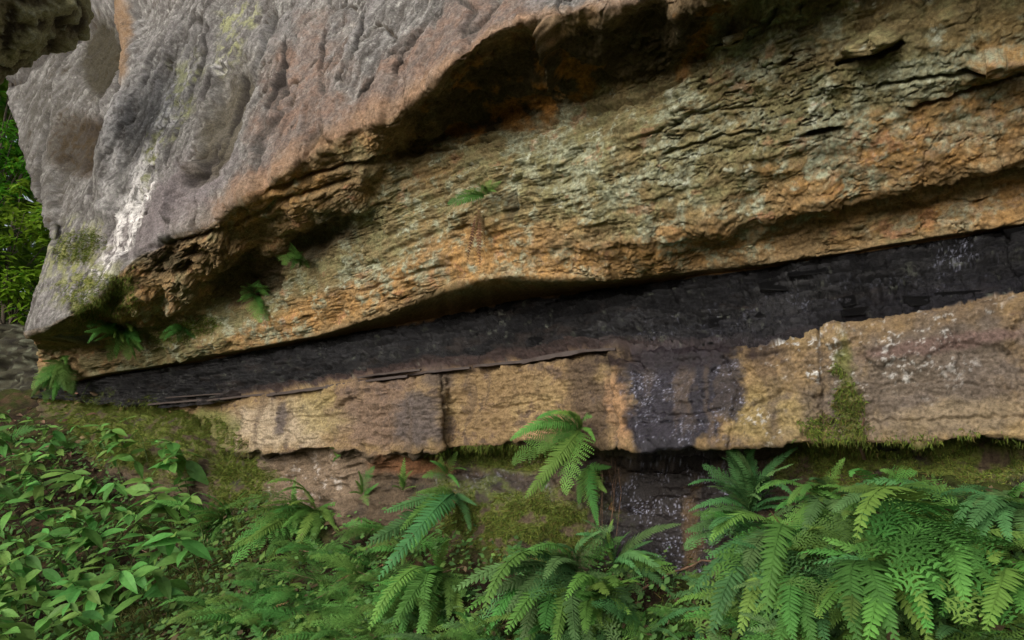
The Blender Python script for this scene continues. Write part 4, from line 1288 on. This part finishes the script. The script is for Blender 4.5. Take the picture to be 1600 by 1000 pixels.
p, nn = ground_pts(4500, -60, 420, 650, 1100, 14, lambda x, y: y > 640 + .3 * x)
cover('ground_cover', p, nn, .05, 'low small leaved herbs covering the soil between the broadleaf plants', 15)
p, nn = ground_pts(6000, 300, 1640, 800, 1100, 16)
cover('ground_cover', p, nn, .035, 'small seedling leaves and debris on the soil between the ferns', 17)


# ------------------------------------------------------------------ shale plates, coal chunks
def slab_mesh(name, seed, mat):
    R = np.random.default_rng(seed)
    nx = 10
    mb = MB()
    ring = []
    for i in range(nx + 1):
        x = i / nx - .5
        w = .5 * (1 - (abs(x) * 2) ** 3 * .8) * R.uniform(.7, 1.1)
        t0, t1 = R.uniform(.3, .5), R.uniform(.3, .5)
        ring.append([(x, -w, -t0), (x, -w * 1.05, t1 * .6), (x, w * .9, t1), (x, w * .9, -t0)])
    for a, b in zip(ring[:-1], ring[1:]):
        for j in range(4):
            mb.tri(a[j], a[(j + 1) % 4], b[(j + 1) % 4], b[j])
    mb.tri(*ring[0]); mb.tri(*ring[-1][::-1])
    me = mb.mesh(name, mat)
    return me


M_SHALE = plain_material('brown_shale', (0.05, 0.036, 0.031), .7)
SLABS = [slab_mesh('shale_slab', i, M_SHALE) for i in range(4)]
for i, (xa, ya, xb, yb, th) in enumerate([(235, 632, 330, 624, .022), (330, 626, 430, 614, .02), (420, 618, 520, 604, .026), (510, 604, 640, 588, .024), (640, 585, 740, 575, .018),
                                         (745, 573, 830, 564, .02), (815, 566, 920, 548, .03), (890, 552, 960, 545, .02), (560, 590, 660, 578, .016), (270, 622, 380, 612, .014)]):
    a = hit(xa, ya); b = hit(xb, yb)
    pa, pb = a[0], b[0]
    v = pb - pa
    v = Vector(S_AX) * v.dot(Vector(S_AX)) + Vector((0, 0, v.z))
    o = link('shale_slab', SLABS[i % 4], coal)
    y = Vector((0, 0, 1)).cross(v.normalized())
    o.matrix_local = Matrix.Translation((pa + pb) / 2 + Vector(N_AX) * .01) @ basis(v, Vector((0, 0, 1)) + Vector(N_AX) * .05) @ Matrix.Diagonal((v.length, .08, th, 1))


def chunk_mesh(name, seed, mat):
    R = random.Random(seed)
    v = [(x + R.uniform(-.24, .24), y + R.uniform(-.2, .2), z + R.uniform(-.24, .24)) for x in (-.5, .5) for y in (-.5, .5) for z in (-.5, .5)]
    import bmesh
    bm = bmesh.new()
    vs = [bm.verts.new(p) for p in v]
    bmesh.ops.convex_hull(bm, input=vs)
    bmesh.ops.bevel(bm, geom=bm.edges[:], offset=.06, segments=1, affect='EDGES')
    me = bpy.data.meshes.new(name)
    bm.to_mesh(me); bm.free()
    a = me.attributes.new('Col', 'FLOAT_COLOR', 'POINT')
    for d_ in a.data: d_.color = (.009, .009, .010, R.uniform(.3, .7))
    me.materials.append(mat)
    return me


CHUNKS = [chunk_mesh('coal_chunk', i, M_COAL) for i in range(8)]
i5, i6 = int(np.searchsorted(rv, 5)), int(np.searchsorted(rv, 6))
for i in range(24):
    r_ = random.randint(i5 + 2, i6 - 3); c_ = random.randint(40, NC - 70)
    p = Vector(GD[r_, c_])
    o = link('coal_chunk', CHUNKS[i % 8], coal)
    sx, sy, sz = random.uniform(.05, .13), random.uniform(.04, .06), random.uniform(.02, .05)
    M = basis(Vector(S_AX), Vector((0, 0, 1)))
    o.matrix_local = Matrix.Translation(p - Vector(N_AX) * (sy * .5)) @ M @ Matrix.Rotation(random.uniform(-.12, .12), 4, 'Z') @ Matrix.Rotation(random.uniform(-.08, .08), 4, 'Y') @ Matrix.Diagonal((sx, sy, sz, 1))


# ------------------------------------------------------------------ twigs, roots, litter
def stick(name, label, cat, pix, r0, r1, mat=M_WOOD, group=None, out=.03):
    pts = [hp(x, y, o) for x, y, o in pix]
    mb = MB()
    fine = []
    for a, b in zip(pts[:-1], pts[1:]):
        for k in range(3):
            fine.append(a.lerp(b, k / 3) + Vector((random.uniform(-1, 1), random.uniform(-1, 1), random.uniform(-1, 1))) * r0 * .8)
    fine.append(pts[-1])
    mb.tube(fine, r0, r1, 5)
    return tag(link(name, mb.mesh(name, mat, True)), label, cat, group)


stick('twig', 'thin brown twig lying across the foot of the wet seep', 'twig', [(1000, 938, .05), (1060, 912, .06), (1110, 896, .07), (1150, 890, .07)], .006, .003)
stick('twig', 'dark twig reaching up to the bluish comb fronds', 'twig', [(1120, 878, .04), (1150, 862, .05), (1180, 848, .06)], .006, .003)
stick('twig', 'pale dry stalk hanging on the moss strand', 'twig', [(1347, 660, .03), (1350, 690, .03), (1352, 705, .03)], .004, .007)
stick('twig', 'slanting brown stick under the bright fern at bottom centre', 'twig', [(600, 960, .05), (660, 925, .06), (730, 900, .06)], .004, .002)
for i, x in enumerate((935, 941, 946, 951, 957, 963, 968)):
    y0 = 705 + random.uniform(0, 30)
    stick('hanging_root', 'thin brown rootlet hanging in the recess below the dark joint', 'root',
          [(x, y0, .03), (x + random.uniform(-4, 4), y0 + 50, .05), (x + random.uniform(-8, 6), y0 + random.uniform(90, 130), .05)], .0022, .001, group='rootlets hanging below the dark joint')
stick('hanging_root', 'straight thin stem hanging over the left tip of the coal seam', 'root', [(140, 590, .05), (138, 615, .08), (137, 645, .08)], .004, .003, M_STEM)

for i in range(8):
    x, y = random.uniform(60, 700), random.uniform(840, 990)
    a = random.uniform(-.6, .6)
    L = random.uniform(25, 60)
    try:
        stick('twig', 'thin dead twig lying among the ferns and litter of the slope', 'twig', [(x - L * math.cos(a), y - L * math.sin(a), .05), (x, y, .07), (x + L * math.cos(a), y + L * math.sin(a), .05)], .004, .002, group='twigs among the ferns')
    except TypeError: pass
DEADLEAF = [leaf_mesh('dead_leaf', M_LITTER, 30 + i, w=.5, curl=.3, fold=.5) for i in range(3)]
for i, (px, py) in enumerate(jitter_spots(-10, 160, 600, 740, 8, 8) + jitter_spots(200, 1200, 880, 1000, 9, 2)):
    h = hit(px, py)
    if h is None: continue
    o = link('dead_leaf', DEADLEAF[i % 3])
    L = random.uniform(.06, .11)
    a = random.uniform(0, 6.28)
    o.matrix_world = Matrix.Translation(h[0] + h[1] * .015) @ basis(Vector((math.cos(a), math.sin(a), random.uniform(-.3, .3))), h[1] + Vector((random.uniform(-.4, .4), random.uniform(-.4, .4), .3))) @ Matrix.Diagonal((L, L, L, 1))
    if i < 64:
        tag(o, 'brown fallen leaf lying in the litter at the left foot of the cliff', 'leaf', 'fallen leaves at the left foot of the cliff')
    else:
        tag(o, 'brown fallen leaf caught between the ferns on the slope', 'leaf', 'fallen leaves between the ferns')

# ------------------------------------------------------------------ shrubs and trees beyond the left end of the cliff
TLEAF = [leaf_mesh('leaf', M_TREE, 70 + i, w=.34, curl=.25, fold=.15) for i in range(4)]


def shrub(label, center, rad, nleaf, lsize, trunk=True, group=None, name='leafy_shrub', cat='shrub'):
    g = ground_at(center)
    root = bpy.data.objects.new(name, None); col.objects.link(root)
    root.location = g
    tag(root, label, cat, group)
    c = center - g
    R = random.Random(int(center.x * 1000) & 0xffff)
    mb = MB(); mb.tube([(0, 0, -.2), c * .35 + Vector((.08, 0, 0)), c * .7, c], .05, .02, 6)
    link('trunk', mb.mesh('trunk', M_BARK, True), root)
    tips = []
    bm_ = MB()
    for i in range(16):
        d_ = Vector((R.gauss(0, 1), R.gauss(0, 1), R.gauss(0, 1))).normalized()
        e = c + Vector((d_.x * rad[0], d_.y * rad[1], d_.z * rad[2])) * R.uniform(.6, 1)
        s = c * R.uniform(.4, .9)
        m = s.lerp(e, .5) + Vector((0, 0, -.08))
        bm_.tube([s, m, e], .014, .005, 4)
        for k in range(5): tips.append(s.lerp(e, R.uniform(.4, 1.0)) + Vector((R.gauss(0, .12), R.gauss(0, .12), R.gauss(0, .12))))
    link('branches', bm_.mesh('branches', M_BARK, True), root)
    mm = MB()
    for i in range(nleaf):
        t = R.choice(tips)
        a = R.uniform(0, 6.28); el = R.uniform(-.6, .5)
        xd = Vector((math.cos(a) * math.cos(el), math.sin(a) * math.cos(el), math.sin(el)))
        p = t + xd * .03 + Vector((R.gauss(0, .05), R.gauss(0, .05), R.gauss(0, .05)))
        L = lsize * R.uniform(.7, 1.2)
        M = Matrix.Translation(p) @ basis(xd, Vector((R.uniform(-.5, .5), R.uniform(-.5, .5) - .3, 1))) @ Matrix.Diagonal((L, L, L, 1))
        if i < 280:
            o = bpy.data.objects.new('leaf', TLEAF[i % 4]); col.objects.link(o)
            o.parent = root; o.matrix_local = M
        else:
            k = len(mm.v)
            me = TLEAF[i % 4]
            mm.v += [tuple(M @ v.co) for v in me.vertices]
            mm.f += [tuple(k + q for q in pp.vertices) for pp in me.polygons]
    if mm.v:
        o = link('foliage', mm.mesh('foliage', M_TREE), root); o['kind'] = 'stuff'
    return root


shrub('bright leafy shrub beside the left edge of the grey block', depth_point(22, 330, 15.0), (1.25, 1.1, 1.5), 1500, .2)
shrub('lower shrub with long leaves above the dark outcrop', depth_point(25, 425, 14.6), (1.35, 1.0, .8), 1100, .2)
shrub('taller sunlit shrub behind the left rim of the grey block', depth_point(-10, 210, 17.0), (1.4, 1.1, 1.2), 1300, .18)
shrub('shrub at the left frame edge next to the dark outcrop', depth_point(-130, 330, 15), (1.2, 1.0, 1.4), 900, .17)
for px, py, ds in ((20, 100, 21), (-220, 200, 20), (-420, 250, 18), (-120, 50, 23)):
    shrub('tall woodland tree standing far behind the left end of the cliff', depth_point(px, py, ds), (2.6, 2.2, 2.6), 2600, .26, group='trees behind the cliff', name='woodland_tree', cat='tree')
# the far wood: one mass of leaves on the hillside
r = np.random.default_rng(5)
n = 26000
ang = np.radians(r.uniform(28, 85, n)); dist = r.uniform(20, 34, n)
x = -np.sin(ang) * dist; y = np.cos(ang) * dist
zz = r.uniform(0, 16, n)
P = np.stack([x, y, zz], 1)
dirs = r.normal(0, 1, (n, 3)); dirs /= np.linalg.norm(dirs, axis=1, keepdims=True)
side = np.cross(dirs, r.normal(0, 1, (n, 3))); side /= np.linalg.norm(side, axis=1, keepdims=True)
V = np.stack([P, P + dirs * .3 + side * .2, P + dirs * .65, P + dirs * .3 - side * .2], 1).reshape(-1, 3)
tag(link('far_wood', mesh_from('far_wood', V, np.arange(4 * n).reshape(-1, 4), M_TREE, smooth=False)), 'deep green leafy wood far beyond the left end of the cliff', 'wood', kind='stuff')
print('cliff grid', NR, NC, 'verts', NR * NC)
